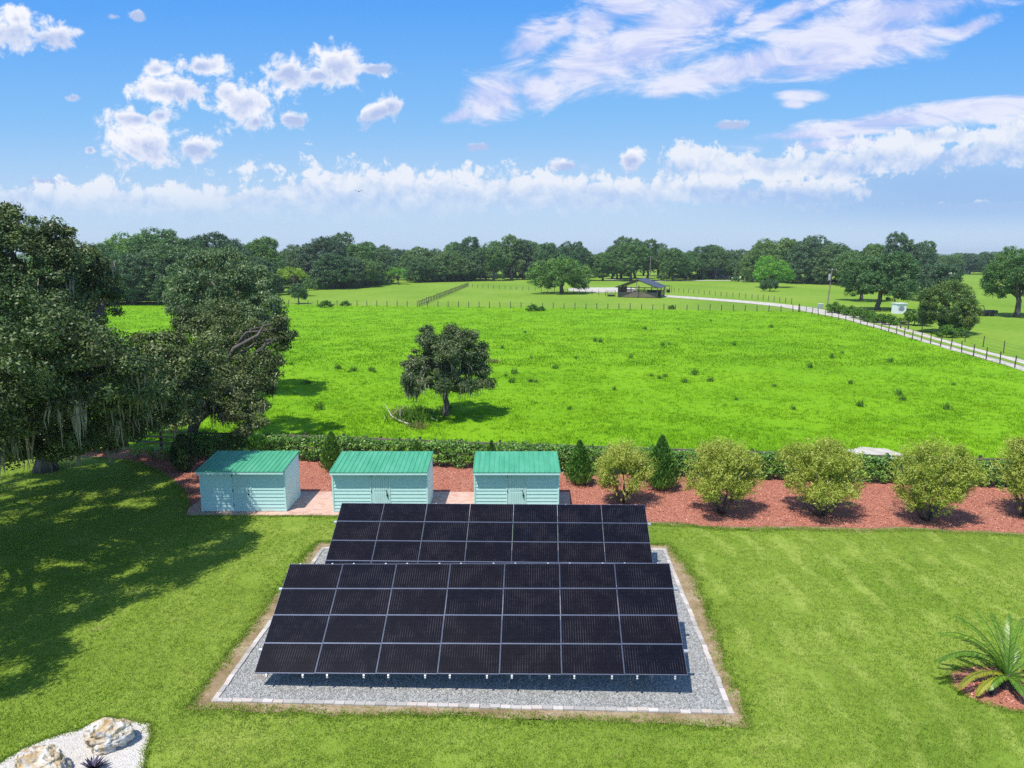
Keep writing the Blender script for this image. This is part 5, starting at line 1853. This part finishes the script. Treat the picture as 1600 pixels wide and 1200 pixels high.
for i, (x, y, s, lb) in enumerate(((833, 486, 1.1, 'dark weed bush at the far pasture fence below the wide oak'), (510, 480, 1.2, 'dark weed bush at the left part of the far pasture fence'), (540, 478, 0.9, 'second dark weed bush along the left part of the far pasture fence'), (1050, 483, .7, 'small weed bush on the far pasture fence right of the barn'), (846, 486, .8, 'smaller weed bush touching the one below the wide oak'))):
    o = copy_tree(bush)
    o.location = gp(x, y)
    o.scale = (s * 1.3, s, s * .75)
    tag(o, lb, 'bush', 'weed bushes on the far fence')

# undergrowth closing the foot of the woods
ub = proto_tree(231, 2.6, 3.6, 0.0, 8, 'far_leaf', .34, .6, 34, .95, .08, low=-.95, name='understory_bush')
first = True
for x0, x1, gap, line, rows in ((150, 735, 17, ledge, 2), (735, 900, 24, [(735, 438), (900, 437)], 1), (1032, 1105, 22, [(1032, 438), (1105, 438)], 1), (1150, 1330, 26, redge, 1)):
    for row in range(rows):
        x = x0 + row * 7
        while x < x1:
            e = gp(x, edge(line, x) - 0.8)
            d_ = e.y + 4 + row * 9 + rt.uniform(-2, 4)
            if not (440 < x < 480 or 605 < x < 640):
                o = ub if first else copy_tree(ub)
                first = False
                o.location = (e.x / e.y * d_, d_, 0)
                k = rt.uniform(.7, 1.5)
                o.scale = (k * rt.uniform(.9, 1.3), k, k * rt.uniform(.7, 1.1))
                o.rotation_euler = (0, 0, rt.uniform(0, 6))
                tag(o, 'dark undergrowth bush filling the foot of the woods along the far meadow', 'bush', 'undergrowth bushes of the woods')
            x += gap * rt.uniform(.6, 1.4) * 200 / e.y

# small bird in the sky
bp = dp(560.5, 299.5, 90)
bm_ = MB()
bm_.tube([(0, -.22, 0), (0, -.1, .02), (0, .1, .02), (0, .2, 0), (0, .34, 0)], [.02, .06, .07, .04, .015], 7)
bm_.add([(0, -.05, .04), (.32, .02, .16), (.62, .16, .08), (.30, .14, .13), (0, .12, .04), (0, .03, .07)], [(0, 1, 3, 5), (1, 2, 3), (5, 3, 4)])
bm_.add([(0, -.05, .04), (-.32, .02, .16), (-.62, .16, .08), (-.30, .14, .13), (0, .12, .04), (0, .03, .07)], [(0, 1, 3, 5), (1, 2, 3), (5, 3, 4)])
tag(bm_.build('bird', MATS['dark_paint'], None, bp), 'tiny dark bird flying against the cloud bank', 'bird')

# ------------------------------------------------------------------ summer haze: one even body of air round everything
hm = bpy.data.materials.new('haze')
hm.use_nodes = True
hm.node_tree.nodes.clear()
hw = NT(hm.node_tree)
ho_ = hw.n('ShaderNodeOutputMaterial')
pv = hw.n('ShaderNodeVolumePrincipled')
pv.inputs['Color'].default_value = (0.92, 0.97, 1.0, 1.0)
pv.inputs['Density'].default_value = 0.00016
pv.inputs['Anisotropy'].default_value = 0.2
hw.set(ho_.inputs['Volume'], pv.outputs[0])
hz_ = MB().box(-BIG - 50, BIG + 50, -110, BIG + 50, -1.05, 32).build('haze', hm)
tag(hz_, 'thin even summer haze over the fields', None, None, 'stuff')
